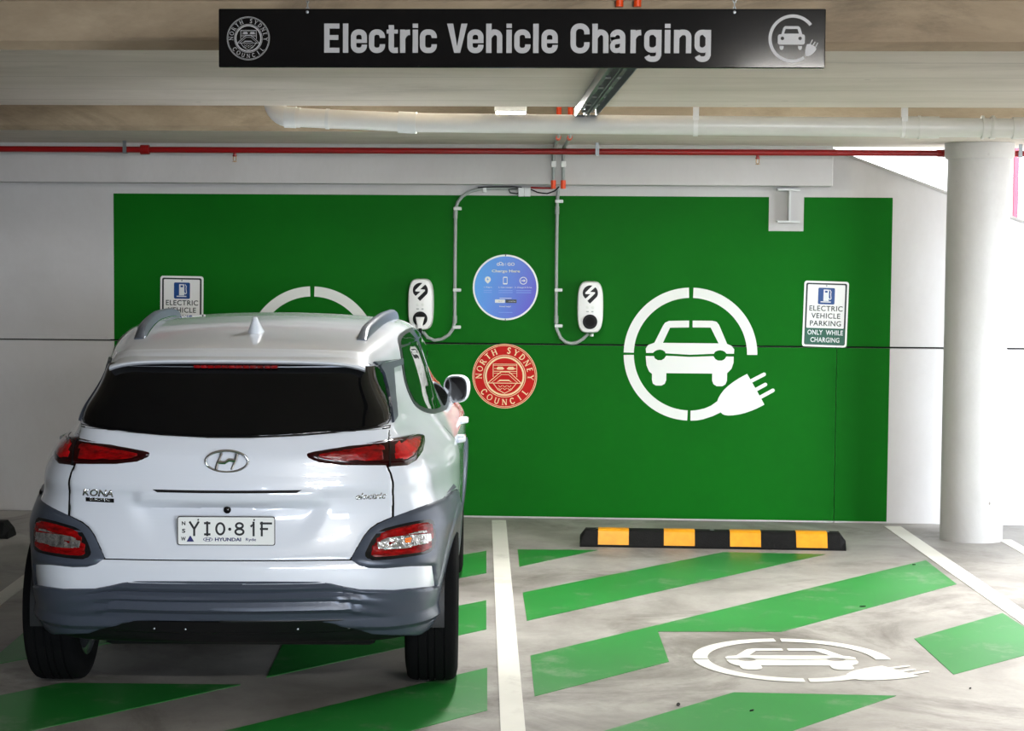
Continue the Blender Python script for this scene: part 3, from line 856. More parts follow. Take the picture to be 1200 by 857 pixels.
tag(MB().tube([p - r_[0] for p in r_], .004, 8).build('looped_cable', MT['blackplastic'], None, True, r_[0]), 'thin black cable looping left of the junction boxes', 'cable')
r_ = [onY(x, y, D - .035) for x, y in ((622, 222), (630, 225.5), (641, 227), (650, 224), (655, 219))]
tag(MB().tube([p - r_[0] for p in r_], .004, 8).build('sagging_cable', MT['blackplastic'], None, True, r_[0]), 'thin black cable sagging right of the junction boxes', 'cable')

# ------------------------------------------------------------------ chargers
def charger(label, x0, x1, y0, y1, plug):
    Y = D - .055
    a = onY(x0, y0, Y); b = onY(x1, y1, Y)
    w, h = b.x - a.x, a.z - b.z
    cxx, czz = (a.x + b.x) / 2, (a.z + b.z) / 2
    t = thing('ev_charger', label, 'charger', (cxx, D, czz), 0, 'wall chargers')
    # case: soft rectangle slightly narrowed at the ends
    def outline(s, n=64):
        o = []
        for k in range(n):
            an = 2 * PI * k / n
            c, q = math.cos(an), math.sin(an)
            ex = 2 / 4.2
            x = math.copysign(abs(c) ** ex, c) * w / 2 * s; z = math.copysign(abs(q) ** ex, q) * h / 2 * (1 - (1 - s) * w / h)
            x *= 1 - .10 * (abs(z) / (h / 2)) ** 2
            o.append((x, z))
        return o
    bm = bmesh.new(); rings = []
    for s, y in ((.90, 0), (.96, -.006), (1.0, -.03), (1.0, -.075), (.975, -.092), (.92, -.101), (.8, -.105)):
        rings.append([bm.verts.new((x, y, z)) for x, z in outline(s)])
    for A, B in zip(rings[:-1], rings[1:]):
        for k in range(64): bm.faces.new((A[k], A[(k + 1) % 64], B[(k + 1) % 64], B[k]))
    bm.faces.new(rings[0]); bm.faces.new(rings[-1])
    m = MB(); m.bm.free(); m.bm = bm
    m.build('case', MT['white'], t, True)
    pxm = F / Y
    r = 8.9 / pxm
    cz = h / 2 - 13.6 / pxm
    # dark teardrop badge, split by a lightning bolt
    k8 = r / 83.0
    tear = arc(0, 0, r, -30, 205, 34) + [(-.40 * r, -1.02 * r), (-.03 * r, -1.40 * r)]
    me = shape_mesh([[tear]], .0010); me.transform(T(0, -.1052, cz))
    bd_ = link('bolt_badge', me, MT['blackplastic'], t)
    bolt = [(300, 150), (326, 172), (266, 228), (318, 231), (318, 246), (228, 334), (206, 312), (268, 254), (214, 251), (214, 236)]
    me = shape_mesh([[[((x - 268) * k8, (240 - z) * k8) for x, z in bolt]]], .0016); me.transform(T(0, -.1052, cz))
    link('lightning_bolt', me, MT['white'], bd_)
    # two indicator dots and two small printed marks
    for dx in (-.30, .28):
        m = MB(); m.lathe([(.0105, 0), (.0105, -.0015), (.006, -.0025)], (dx * r * 1.2, -.1052, cz - 16.8 / pxm), 'y', 20)
        m.build('indicator', MT['stencil'], t, True)
    for dx, ww in ((-3.2, 3.0), (2.6, 2.4)):
        me = shape_mesh([[[(-ww / 2 / pxm, -.0035), (ww / 2 / pxm, -.0035), (ww / 2 / pxm, .0035), (-ww / 2 / pxm, .0035)]]], .0008)
        me.transform(T(dx / pxm, -.1052, cz - 21.8 / pxm)); link('printed_mark', me, MT['conduit'], t)
    # socket
    sz = -h / 2 + 13.2 / pxm; rs = 8.5 / pxm
    m = MB().lathe([(rs, 0), (rs, -.012), (rs * .9, -.016), (rs * .84, -.016), (rs * .8, -.006), (.001, -.006)], (0, -.1045, sz), 'y', 36)
    m.build('socket', MT['blackplastic'], t, True)
    MB().lathe([(rs * .6, -.006), (rs * .6, -.011), (.001, -.012)], (0, -.1045, sz), 'y', 30).build('socket_face', MT['rubber'], t, True)
    MB().lathe([(.012, 0), (.012, -.016), (.001, -.016)], (.012 if not plug else 0, -.05, -h / 2 - .008), 'z', 14).build('cable_gland', MT['pvc2'], t, True)
    return t, Vector((cxx, D - .11, czz + sz)), rs
tL, sL, rs = charger('white wall charger with a plug in its socket, nearest the car', 478.7, 508.2, 326.5, 386.6, True)
tR, sR, rs2 = charger('white wall charger with an empty black socket, right of the blue sign', 676.8, 706.7, 329.5, 390.2, False)
# plug and its cable running down to the front of the car
pl = thing('charging_plug', 'white charging connector plugged into the left charger with a black cable', 'charging plug', sL)
bm = bmesh.new(); rings = []
for zz, wx, wy, yy in ((.012, .030, .018, -.008), (-.010, .026, .022, -.018), (-.035, .020, .020, -.024), (-.062, .019, .016, -.024)):
    rings.append([bm.verts.new((wx * math.copysign(abs(math.cos(a)) ** .6, math.cos(a)), yy + wy * math.copysign(abs(math.sin(a)) ** .6, math.sin(a)), zz)) for a in [2 * PI * k / 24 for k in range(24)]])
for A, B in zip(rings[:-1], rings[1:]):
    for k in range(24): bm.faces.new((A[k], A[(k + 1) % 24], B[(k + 1) % 24], B[k]))
bm.faces.new(rings[0]); bm.faces.new(rings[-1])
m = MB(); m.bm.free(); m.bm = bm; m.build('handle', MT['white'], pl, True)
MB().tube([(0, -.02, -.055), (.004, -.022, -.08), (.012, -.03, -.12), (.02, -.05, -.22), (.01, -.10, -.40), (-.10, -.25, -.62), (-.35, -.45, -.60), (-.60, -.62, -.42)], .010, 12).build('cable', MT['blackplastic'], pl, True)

# ------------------------------------------------------------------ round signs and parking signs
def round_sign_blue():
    c = onY(592.4, 337, D - .004); R = 38.5 / F * D; u = R / 330.0
    t = thing('charging_instruction_sign', 'round blue charging instruction sign with white rim between the chargers', 'sign', (c.x, D, c.z))
    MB().lathe([(R, -.0005), (R, -.004), (.001, -.004)], (0, 0, 0), 'y', 72).build('rim_plate', MT['white'], t)
    Ri = R * .945
    b = MB().lathe([(Ri, -.004), (Ri, -.0052), (.001, -.0052)], (0, 0, 0), 'y', 72).build('blue_face', MT['bluegrad'], t)
    Y = -.0056
    def put(me, name, x, z, m='stencil'):
        me.transform(T((x - 449) * u, Y, (437 - z) * u)); return link(name, me, MT[m], t)
    put(text_mesh('Charge Here', 285 * u, 36 * u, .0008, .035), 'heading', 451, 276)
    put(text_mesh('GO', 72 * u, 32 * u, .0008, .02), 'heading', 503, 203)
    # cloud-like mark left of the letters
    cl = [[circ(-24 * u, -2 * u, 12 * u, 16)], [circ(0, 8 * u, 16 * u, 18)], [circ(22 * u, -3 * u, 12 * u, 16)]]
    ring = [[circ(-20 * u, -2 * u, 15 * u, 18), circ(-20 * u, -2 * u, 9 * u, 18)], [circ(4 * u, 5 * u, 18 * u, 20), circ(4 * u, 5 * u, 12 * u, 20)], [circ(26 * u, -3 * u, 13 * u, 18), circ(26 * u, -3 * u, 8 * u, 18)]]
    put(shape_mesh(ring, .0008), 'cloud_mark', 395, 203)
    put(shape_mesh([[[(-1.5 * u, -16 * u), (1.5 * u, -16 * u), (1.5 * u, 16 * u), (-1.5 * u, 16 * u)]]], .0008), 'divider', 450, 203)
    # icons: pin with bolt, phone, arrow in a ring
    r = 30 * u
    put(shape_mesh([[arc(0, 0, r, -45, 225, 26) + [(0, -1.4 * r)], [(.1 * r, .6 * r), (-.4 * r, -.05 * r), (-.05 * r, -.05 * r), (-.15 * r, -.55 * r), (.4 * r, .12 * r), (.05 * r, .12 * r)]]], .0008), 'pin_icon', 270, 358)
    put(shape_mesh([[rrect(-22 * u, -38 * u, 22 * u, 38 * u, 7 * u), rrect(-16 * u, -26 * u, 16 * u, 28 * u, 3 * u)]], .0008), 'phone_icon', 446, 368)
    ar = [[circ(0, 0, 38 * u, 36), circ(0, 0, 31 * u, 36)], [[(-20 * u, -4 * u), (4 * u, -4 * u), (4 * u, -15 * u), (22 * u, 0), (4 * u, 15 * u), (4 * u, 4 * u), (-20 * u, 4 * u)]]]
    put(shape_mesh(ar, .0008), 'arrow_icon', 628, 368)
    for s, x, w in (('1. Plug in', 272, 78), ('2. Scan charger', 450, 146), ('3. Charge & Drive', 628, 172)):
        put(text_mesh(s, w * u, 17 * u, .0008), 'caption', x, 437)
    # rows of fine print too small to read: plain faint lines
    for x, w in ((270, 84), (450, 140), (632, 150)):
        for k in range(2):
            put(shape_mesh([[[(-w / 2 * u, -2.5 * u), (w / 2 * u, -2.5 * u), (w / 2 * u, 2.5 * u), (-w / 2 * u, 2.5 * u)]]], .0005), 'fine_print', x, 468 + k * 20, 'blueink')
    put(shape_mesh([[[(-60 * u, -2.5 * u), (60 * u, -2.5 * u), (60 * u, 2.5 * u), (-60 * u, 2.5 * u)]]], .0005), 'fine_print', 450, 545, 'stencil')
    put(shape_mesh([[rrect(-50 * u, -17 * u, 50 * u, 17 * u, 5 * u)]], .0006), 'app_button', 394, 575)
    put(shape_mesh([[rrect(-56 * u, -17 * u, 56 * u, 17 * u, 5 * u)]], .0006), 'app_button', 506, 575, 'signdark')
    me = text_mesh('App Store', 56 * u, 12 * u, .0012); put(me, 'button_text', 404, 575, 'signdark')
    me = text_mesh('Google Play', 72 * u, 12 * u, .0012); put(me, 'button_text', 516, 577)
    put(text_mesh('Need help?', 116 * u, 18 * u, .0008, .01), 'caption', 447, 630)
    put(shape_mesh([[[(-70 * u, -2 * u), (70 * u, -2 * u), (70 * u, 2 * u), (-70 * u, 2 * u)]]], .0005), 'fine_print', 450, 688, 'blueink')
    for z in (110, 765):
        m = MB().box(-4 * u, 4 * u, -.0065, -.003, (437 - z) * u - 14 * u, (437 - z) * u + 14 * u); m.build('fixing_notch', MT['signdark'], t)

def blue_gradient():
    m = bpy.data.materials.new('blue_print'); m.use_nodes = True
    nt = m.node_tree; b = nt.nodes['Principled BSDF']; N = nt.nodes.new; L = nt.links.new
    tc = N('ShaderNodeTexCoord'); sp = N('ShaderNodeSeparateXYZ'); L(tc.outputs['Object'], sp.inputs[0])
    ad = N('ShaderNodeMath'); ad.operation = 'MULTIPLY_ADD'; L(sp.outputs['X'], ad.inputs[0]); ad.inputs[1].default_value = 1.0
    s2 = N('ShaderNodeMath'); s2.operation = 'MULTIPLY'; L(sp.outputs['Z'], s2.inputs[0]); s2.inputs[1].default_value = -.35
    L(s2.outputs[0], ad.inputs[2])
    r = N('ShaderNodeMapRange'); r.inputs['From Min'].default_value = -.2; r.inputs['From Max'].default_value = .2
    L(ad.outputs[0], r.inputs['Value'])
    x = N('ShaderNodeMix'); x.data_type = 'RGBA'; L(r.outputs['Result'], x.inputs['Factor'])
    x.inputs[6].default_value = srgb(70, 150, 226); x.inputs[7].default_value = srgb(66, 64, 190)
    L(x.outputs[2], b.inputs['Base Color']); b.inputs['Roughness'].default_value = .3
    return m
MT['bluegrad'] = blue_gradient()
MT['blueink'] = mat('pale_blue_ink', srgb(120, 160, 230), .4)
round_sign_blue()

def seal_parts(R, parent, m_line, thick, y, bold=.02):
    """the council seal: rings, lettering round the rim and a shield; flat line work"""
    def put(me, name):
        me.transform(T(0, y, 0)); return link(name, me, m_line, parent)
    def rg(a, b): return [circ(0, 0, a * R, 72), list(reversed(circ(0, 0, b * R, 72)))]
    put(shape_mesh([rg(.995, .975), rg(.95, .935), rg(.655, .635), rg(.61, .555)], thick), 'seal_rings')
    top = arc_text('NORTH SYDNEY', .80 * R, .185 * R, 1, 16.6, False, .82, bold, thick=thick)
    put(top, 'seal_lettering')
    put(arc_text('COUNCIL', .80 * R, .185 * R, 180, 17.5, True, .82, bold, thick=thick), 'seal_lettering')
    w = .018
    S = []
    def st(pts, ww=w, closed=False):
        for q in stroke(pts, ww, closed): S.append([[(a * R, b * R) for a, b in q]])
    st([(-.355, -.02), (-.355, .37), (.375, .37), (.375, -.02)])
    st([(-.355, .33), (.375, .33)], .012)
    st([(-.33, .15), (.36, .15)])
    st([(-.33, .09), (-.12, .09)], .014); st([(.14, .09), (.36, .09)], .014)
    st([(-.50, -.20), (-.12, .13), (.14, .13), (.50, -.20)], .022)
    st([(-.40, -.20), (-.10, .05), (.12, .05), (.40, -.20)], .014)
    st([(-.50, -.215), (.50, -.215)], .022)
    st([(-.36, -.21), (-.20, -.42), (.0, -.53), (.20, -.42), (.37, -.21)], .022)
    for k in (-.10, .06, .22): pass
    for yy in (-.32, -.40):
        for k in (-.17, -.03, .11):
            st([(k - .02, yy + .03), (k + .035, yy - .02), (k + .09, yy + .03)], .014)
    for cx_ in (-.14, .19):
        S.append([[(a * R, b * R) for a, b in [(cx_ - .13, .225), (cx_ - .07, .29), (cx_ + .07, .29), (cx_ + .13, .225), (cx_ + .07, .20), (cx_ - .07, .20)]]])
    S.append([[(a * R, b * R) for a, b in [(-.25, -.19), (-.15, -.11), (.13, -.11), (.24, -.19), (.13, -.15), (-.13, -.15)]]])
    S.append([[(a * R, b * R) for a, b in circ(-.30, .235, .016, 10)]]); S.append([[(a * R, b * R) for a, b in circ(.33, .235, .016, 10)]])
    put(shape_mesh(S, thick), 'shield_emblem')

c = onY(591.4, 441, D - .004); R = 38.2 / F * D
t = thing('council_seal_sign', 'round red council seal with cream lettering under the blue sign', 'sign', (c.x, D, c.z))
MB().lathe([(R, -.0016), (R, -.004), (.001, -.004)], (0, 0, 0), 'y', 72).build('red_disc', MT['red'], t)
seal_parts(R, t, MT['cream'], .0008, -.0041, .035)

def parking_sign(label, cxp, cyp, rot):
    c = onY(cxp, cyp, D - .004)
    w, h = 51.5 / F * D, 76.5 / F * D
    t = thing('parking_sign', label, 'sign', (c.x, D, c.z), 0, 'electric vehicle parking signs')
    t.rotation_euler = (0, math.radians(rot), 0)
    u = w / 51.5
    link('panel', shape_mesh([[rrect(-w / 2, -h / 2, w / 2, h / 2, 3.2 * u)]], .003), MT['white'], t).location.y = -.0016
    Y = -.0048
    def put(me, name, x, z, m): me.transform(T(x * u, Y, z * u)); return link(name, me, MT[m], t)
    put(shape_mesh([[rrect(-23.6 * u, -36.0 * u, 23.6 * u, 36.0 * u, 2 * u), rrect(-21.6 * u, -16.5 * u, 21.6 * u, 34.2 * u, 1.2 * u)]], .0006), 'border', 0, 0, 'signdark')
    put(shape_mesh([[rrect(-22.8 * u, -35.3 * u, 22.8 * u, -16.4 * u, 1 * u)]], .0012), 'green_band', 0, 0, 'signgreen')
    put(shape_mesh([[rrect(-9.6 * u, -9.6 * u, 9.6 * u, 9.6 * u, 1.5 * u)]], .0006), 'pictogram_square', 0.2, 21, 'signblue')
    pump = [[[(-3.2, -6.3), (-3.2, 7), (3, 7), (3, -6.3)]], [[(-6.2, -8), (5.5, -8), (5.5, -6.8), (-6.2, -6.8)]]]
    pump[0].append([(-1.6, 3.4), (1.4, 3.4), (1.4, 5.6), (-1.6, 5.6)])
    pump += [[q] for q in stroke([(3, -3), (4.4, -4.5), (5.6, -3.4), (5.0, 2), (5.4, 4.6), (4.0, 6.6)], .9)]
    put(shape_mesh([[[(a * u, b * u) for a, b in L] for L in g] for g in pump], .0012), 'pump_pictogram', 0, 21.6, 'signwhite')
    for s, wd, z in (('ELECTRIC', 38.5, 6.6), ('VEHICLE', 33.5, -2.0), ('PARKING', 36, -10.8)):
        put(text_mesh(s, wd * u, 6.2 * u, .0008, .012, spacing=1.08), 'lettering', .3, z, 'signdark')
    for s, wd, z in (('ONLY  WHILE', 41, -21.4), ('CHARGING', 33.5, -30)):
        put(text_mesh(s, wd * u, 5.8 * u, .0016, .02, spacing=1.05), 'lettering', .4, z, 'signwhite')
    MB().lathe([(.9 * u, -.0048), (.9 * u, -.0062), (.0005, -.0065)], (0, 0, 33 * u), 'y', 12).build('screw', MT['steel'], t)
parking_sign('electric vehicle parking sign near the right end of the green wall', 967.4, 368.3, 1.3)
parking_sign('electric vehicle parking sign partly hidden behind the left of the car roof', 213, 361.5, .6)

# ------------------------------------------------------------------ hanging sign
YS = 5.62
a, b = onY(256, 10.5, YS), onY(966.8, 80.6, YS)
w, h = b.x - a.x, a.z - b.z
cs = Vector(((a.x + b.x) / 2, YS, (a.z + b.z) / 2 + .001))
hs = thing('hanging_sign', 'long black hanging sign reading Electric Vehicle Charging', 'sign', cs)
u = w / 711.0
def sx(px): return (px - 611.5) * u
def sz_(py): return (45.5 - py) * u
MB().box(-w / 2, w / 2, 0, .012, -h / 2, h / 2, .003, 2).build('board', MT['black'], hs)
word_px = [('E', 381.6, 399.6), ('l', 403.8, 410.1), ('e', 413.2, 432.2), ('c', 434.5, 453.5), ('t', 455.4, 468.7), ('r', 471.2, 483), ('i', 486.1, 492.4), ('c', 494.6, 514.6),
           ('V', 526.6, 550.4), ('e', 550.4, 569.4), ('h', 572.5, 591.5), ('i', 596.3, 602.6), ('c', 605.5, 624.5), ('l', 627.6, 634), ('e', 637.4, 656.4),
           ('C', 671.3, 693.5), ('h', 696.7, 715.7), ('a', 717.2, 735.3), ('r', 741.2, 753.5), ('g', 757, 777.3), ('i', 781, 787.6), ('n', 791.7, 812), ('g', 815.5, 834.7)]
items = []
for wch in ('Electric', 'Vehicle', 'Charging'):
    pass
for word, rng in (('Electric', (0, 8)), ('Vehicle', (8, 15)), ('Charging', (15, 23))):
    its = []
    for ch, x0, x1 in word_px[rng[0]:rng[1]]:
        me = shape_mesh([[[(a_ * u, b_ * u) for a_, b_ in L] for L in g] for g in cond_glyph(ch, x1 - x0)], .001)
        its.append((me, T(sx(x0), -.0002, sz_(62.6))))
    link('lettering', join_meshes(its), MT['letter'], hs)
R = 25.6 * u
seal_hold = []
def seal_on_board():
    def put(me, name):
        me.transform(T(sx(291.5), -.0002, sz_(46))); return link(name, me, MT['letter'], hs)
    class Sink: pass
    n0 = set(SC.objects)
    seal_parts(R, hs, MT['letter'], .0008, 0, -.004)
    for o_ in set(SC.objects) - n0:
        o_.data.transform(T(sx(291.5), -.0002, sz_(46)))
seal_on_board()
def pict():
    def P(L): return [((x - 417) * k_, -(y - 380) * k_) for x, y in L]
    k_ = u / 10.71
    G = [[ring_seg(0, 0, 258 * k_, 297 * k_, 37, 302, 48)]]
    body = rrect(-182, -75, 152, 52, 26)
    body = [(x * k_, y * k_) for x, y in body]
    lampL = [(x * k_, y * k_) for x, y in circ(292 - 417, 380 - 378, 22, 16)]
    lampR = [(x * k_, y * k_) for x, y in circ(510 - 417, 380 - 378, 22, 16)]
    G.append([body, lampL, lampR])
    cab = P([(275, 340), (300, 250), (320, 228), (490, 228), (512, 250), (540, 340)])
    win = P([(312, 320), (330, 262), (478, 262), (495, 320)])
    G.append([cab, win])
    for x in (284, 512): G.append([P([(x - 26, 472), (x + 26, 472), (x + 24, 500), (x + 12, 520), (x - 12, 520), (x - 24, 500)])])
    G.append([P(smooth_poly([(575, 590), (578, 500), (605, 432), (722, 492), (690, 550), (640, 590), (600, 598)], 1))])
    for a_, b_ in (((632, 455), (662, 398)), ((666, 470), (694, 422)), ((700, 490), (728, 434))):
        for q in stroke([a_, b_], 12): G.append([P(q)])
    me = shape_mesh(G, .0008)
    me.transform(T(sx(890 + 417 / 10.71), -.0002, sz_(10 + 380 / 10.71)))
    link('car_plug_symbol', me, MT['letter'], hs)
pict()
for k_, px in ((0, 361.5), (1, 861.5)):
    x = sx(px)
    ch = MB()
    z = h / 2 - .012
    n = 0
    while cs.z + z < SLAB - .006:
        pts = []
        for a_ in range(0, 361, 30):
            ca, sa = math.cos(math.radians(a_)), math.sin(math.radians(a_))
            v = Vector((.0045 * ca, 0, .0105 * sa))
            if n % 2: v = Vector((0, v.x, v.z))
            pts.append(Vector((x, .006, z + .008)) + v)
        ch.tube(pts, .0014, 6, False); z += .0155; n += 1
    ch.build('chain', MT['steel'], hs, True)
    MB().lathe([(.0045, 0), (.0045, -.002), (.001, -.003)], (x, -.0002, h / 2 - .010), 'y', 14).build('eyelet', MT['steel'], hs, True)

# small dry scraps lying on the floor of the empty bay
for (x_, y_, L_, a_, lb) in ((1011, 711, .035, .3, 'dark scrap on the long green stripe, left of the bay line'), (795, 826, .05, 1.5, 'thin dark twig scrap left of the lowest green stripe'),
                             (881, 833, .03, .9, 'dark scrap on the lowest green stripe'), (1071, 662, .02, .2, 'tiny dark scrap above the end of the long green stripe'), (1137, 807, .022, 1.0, 'tiny scrap on the bright floor right of the symbol')):
    p_ = onZ(x_, y_, .004)
    pts_ = [(-L_ / 2, 0), (-L_ * .2, L_ * .16), (L_ * .3, L_ * .12), (L_ / 2, 0), (L_ * .1, -L_ * .14)]
    o_ = MB().prism(pts_, 'z', 0, .004).build('floor_scrap', MT['rubber'], None, False, (p_.x, p_.y, .003))
    o_.rotation_euler.z = a_
    tag(o_, lb, 'litter', 'scraps on the floor')

# ================================================================== THE CAR
MT['paint'] = mat('white_car_paint', srgb(216, 221, 230), .28, coat=1.0)
MT['cladding'] = mat('grey_cladding', srgb(72, 79, 92), .34, metal=.25, bump=.05, bscale=300)
MT['claddark'] = mat('dark_cladding', srgb(14, 14, 16), .45)
MT['tint'] = mat('privacy_glass', (.002, .002, .0025, 1), .03, spec=.3)
MT['sideglass'] = mat('side_glass', (.006, .012, .008, 1), .015, ior=1.9, coat=.8)
MT['trimgloss'] = mat('gloss_black_trim', (.006, .006, .007, 1), .15)
MT['lampred'] = mat('tail_lamp_red', (.26, .0015, .0025, 1), .16, coat=.25, spec=.3, noise=.85, nscale=22, bump=.35, bscale=40, stretch=(1, 1, 3))
MT['lampdark'] = mat('tail_lamp_dark_rim', (.018, .0008, .001, 1), .10, spec=.3, coat=.15)
MT['lampbright'] = mat('tail_lamp_bright', (.50, .003, .006, 1), .14, spec=.3, bump=.35, bscale=40, coat=.25, noise=.6, nscale=25)
MT['lampclear'] = mat('clear_reflector', srgb(205, 205, 205), .16, metal=.85, coat=1.0, noise=.8, nscale=40, bump=1.0, bscale=55)
MT['amber'] = mat('amber_bulb', srgb(255, 130, 50), .2, coat=1.0)
MT['chrome'] = mat('chrome', srgb(220, 222, 226), .07, metal=1.0)
MT['plate'] = mat('plate_white', srgb(226, 228, 226), .35)
MT['ink'] = mat('plate_ink', (.006, .006, .008, 1), .4)
MT['navy'] = mat('plate_navy', srgb(24, 28, 96), .4)
MT['wheel'] = mat('alloy_wheel', srgb(170, 172, 176), .25, metal=.9)
MT['tyre'] = mat('tyre_rubber', (.004, .004, .0045, 1), .85, spec=.12, bump=.2, bscale=200)
MT['windowtrim'] = mat('window_trim', srgb(36, 41, 45), .28)
MT['mirrorglass'] = mat('mirror_glass', (.30, .31, .33, 1), .02, metal=1.0)

def pch(xs, ys):
    xs = np.array(xs, float); ys = np.array(ys, float)
    h = np.diff(xs); dl = np.diff(ys) / h
    m_ = np.zeros_like(ys); m_[0] = dl[0]; m_[-1] = dl[-1]
    for i in range(1, len(ys) - 1):
        m_[i] = 0 if dl[i - 1] * dl[i] <= 0 else 2 * dl[i - 1] * dl[i] / (dl[i - 1] + dl[i])
    def f(x):
        x = np.clip(x, xs[0], xs[-1]); i = np.clip(np.searchsorted(xs, x) - 1, 0, len(xs) - 2)
        t = (x - xs[i]) / h[i]; t2, t3 = t * t, t * t * t
        return (2 * t3 - 3 * t2 + 1) * ys[i] + (t3 - 2 * t2 + t) * h[i] * m_[i] + (-2 * t3 + 3 * t2) * ys[i + 1] + (t3 - t2) * h[i] * m_[i + 1]
    return f
fW = pch([.20, .30, .40, .55, .72, .90, .97, 1.03, 1.10, 1.40, 1.52, 1.60], [.78, .84, .865, .885, .893, .893, .875, .835, .795, .692, .625, .60])
fLow = pch([-.80, -.60, -.45, -.30, -.15, .05, .5, 2.0, 2.6, 3.0, 3.3, 3.5], [.80, .865, .905, .94, .965, .985, 1.0, 1.01, 1.01, .97, .89, .80])
fHigh = pch([-.80, -.55, -.40, -.25, -.05, .2, .6, 1.0, 1.6, 2.2], [.60, .68, .72, .76, .80, .865, .945, .99, .98, .92])
fR = pch([.20, .33, .40, .47, .55, .60, .64, .72, .80, .86, .90, .95, 1.02, 1.08, 1.12, 1.38, 1.43, 1.6], [-.60, -.655, -.70, -.725, -.735, -.735, -.715, -.695, -.685, -.688, -.70, -.69, -.675, -.640, -.610, -.385, -.33, -.1])
fT = pch([-.7, -.43, -.2, .1, .5, .9, 1.25, 1.5, 1.72, 2.3, 2.5, 3.1, 3.35, 3.46], [1.33, 1.385, 1.428, 1.462, 1.497, 1.513, 1.512, 1.498, 1.435, 1.08, 1.01, .93, .84, .72])
fFr = pch([.2, .35, .55, .75, .95, 1.2], [3.30, 3.42, 3.44, 3.42, 3.2, 2.6])
def smax(a, b, k):
    h_ = np.maximum(k - np.abs(a - b), 0) / k
    return np.maximum(a, b) + h_ * h_ * k / 4
def sstep(a, b, x):
    t = np.clip((x - a) / (b - a), 0, 1); return t * t * (3 - 2 * t)
def Fbody(x, y, z):
    ax = np.abs(x)
    t = sstep(.94, 1.34, z)
    W = fW(z) * (fLow(y) * (1 - t) + fHigh(y) * t)
    # crease of the shoulder behind the rear door and arch swell
    W = W + .012 * np.exp(-((y - 0) / .38) ** 2) * np.exp(-((z - .78) / .16) ** 2)
    W = W - .050 * sstep(.70, .86, z) * (1 - sstep(1.05, 1.2, z)) * (1 - sstep(-.35, .45, y))
    s = ax - W
    curv = .20 + .10 * sstep(.5, .9, z) - .10 * sstep(1.1, 1.4, z)
    rec = -.015 * (1 - sstep(.325, .375, ax)) * sstep(.838, .850, z) * (1 - sstep(.880, .902, z))
    vw = .22 + (z - .64) * .55
    rec = rec + .020 * (1 - sstep(vw, vw + .09, ax)) * sstep(.66, .78, z) * (1 - sstep(.828, .842, z))
    r = (fR(z) + rec + curv * ax ** 2 + .10 * ax ** 6) - y
    tp = z - (fT(y) - .022 * (ax / .5) ** 2)
    fr = y - (fFr(z) - .35 * ax ** 2 - .25 * ax ** 6)
    bt = .27 - z + .04 * sstep(-.3, -.7, y) * 0
    kc = .16 - .05 * sstep(1.0, 1.2, z)
    f = smax(s, r, kc)
    f = smax(f, fr, .25)
    f = smax(f, tp, .075)
    f = smax(f, bt, .06)
    return f
def build_body():
    lo = np.array([-1.05, -.95, .15]); hi = np.array([1.05, 3.65, 1.75])
    ilo = np.array([-.42, -.10, .55]); ihi = np.array([.42, 2.55, 1.0])
    st = .0175
    V = []; idx = {}; Fc = []
    def vert(u):
        k = tuple(np.round(u, 6))
        if k not in idx: idx[k] = len(V); V.append(u)
        return idx[k]
    n = [int(round((hi[i] - lo[i]) / st)) for i in range(3)]
    n = [a + a % 2 for a in n]
    ax_ = [np.linspace(0, 1, a + 1) for a in n]
    for a in range(3):
        b, c = (a + 1) % 3, (a + 2) % 3
        for side in (0.0, 1.0):
            g = {}
            for i in range(n[b] + 1):
                for j in range(n[c] + 1):
                    u = np.zeros(3); u[a] = side; u[b] = ax_[b][i]; u[c] = ax_[c][j]
                    g[i, j] = vert(u)
            for i in range(n[b]):
                for j in range(n[c]):
                    q = (g[i, j], g[i + 1, j], g[i + 1, j + 1], g[i, j + 1])
                    Fc.append(q if side else q[::-1])
    U = np.array(V)
    O = lo + U * (hi - lo); I = ilo + U * (ihi - ilo)
    a = np.zeros(len(U)); b = np.ones(len(U))
    for _ in range(40):
        m_ = (a + b) / 2
        P = I + (O - I) * m_[:, None]
        f = Fbody(P[:, 0], P[:, 1], P[:, 2])
        inside = f < 0
        a = np.where(inside, m_, a); b = np.where(inside, b, m_)
    P = I + (O - I) * ((a + b) / 2)[:, None]
    return P, Fc
BP, BF = build_body()
_me = bpy.data.meshes.new('bvh'); _me.from_pydata([tuple(p) for p in BP], [], BF)
BVH = BVHTree.FromPolygons([tuple(p) for p in BP], BF)
bpy.data.meshes.remove(_me)
Minv = Matrix(((NX.x, NX.y, 0), (NY.x, NY.y, 0), (0, 0, 1)))
CAMC = to_car(Vector((0, 0, H)))
def px_hit(px, py):
    for k in range(60):
        d = (Minv @ ray(px, py)).normalized()
        h, nrm, i, dist = BVH.ray_cast(CAMC, d)
        if h is not None: return h
        px += (300 - px) * .006; py += (560 - py) * .003
    return None
Y0 = .30
def cyl_coord(p, y0=Y0):
    return (math.atan2(p.x, -(p.y - y0)), p.z)
def cyl_cast(th, z, y0=Y0):
    d = Vector((math.sin(th), -math.cos(th), 0)); o = Vector((0, y0, z))
    h, nrm, i, dist = BVH.ray_cast(o, d)
    if h is None: return None
    if nrm.dot(d) < 0: nrm = -nrm
    return h, nrm, d
def side_cast(sx):
    def f(y, z):
        h, nrm, i, dist = BVH.ray_cast(Vector((sx * 3, y, z)), Vector((-sx, 0, 0)))
        if h is None: return None
        return h, nrm, Vector((sx, 0, 0))
    return f
def top_cast(x, y):
    h, nrm, i, dist = BVH.ray_cast(Vector((x, y, 4)), Vector((0, 0, -1)))
    return None if h is None else (h, nrm, Vector((0, 0, 1)))
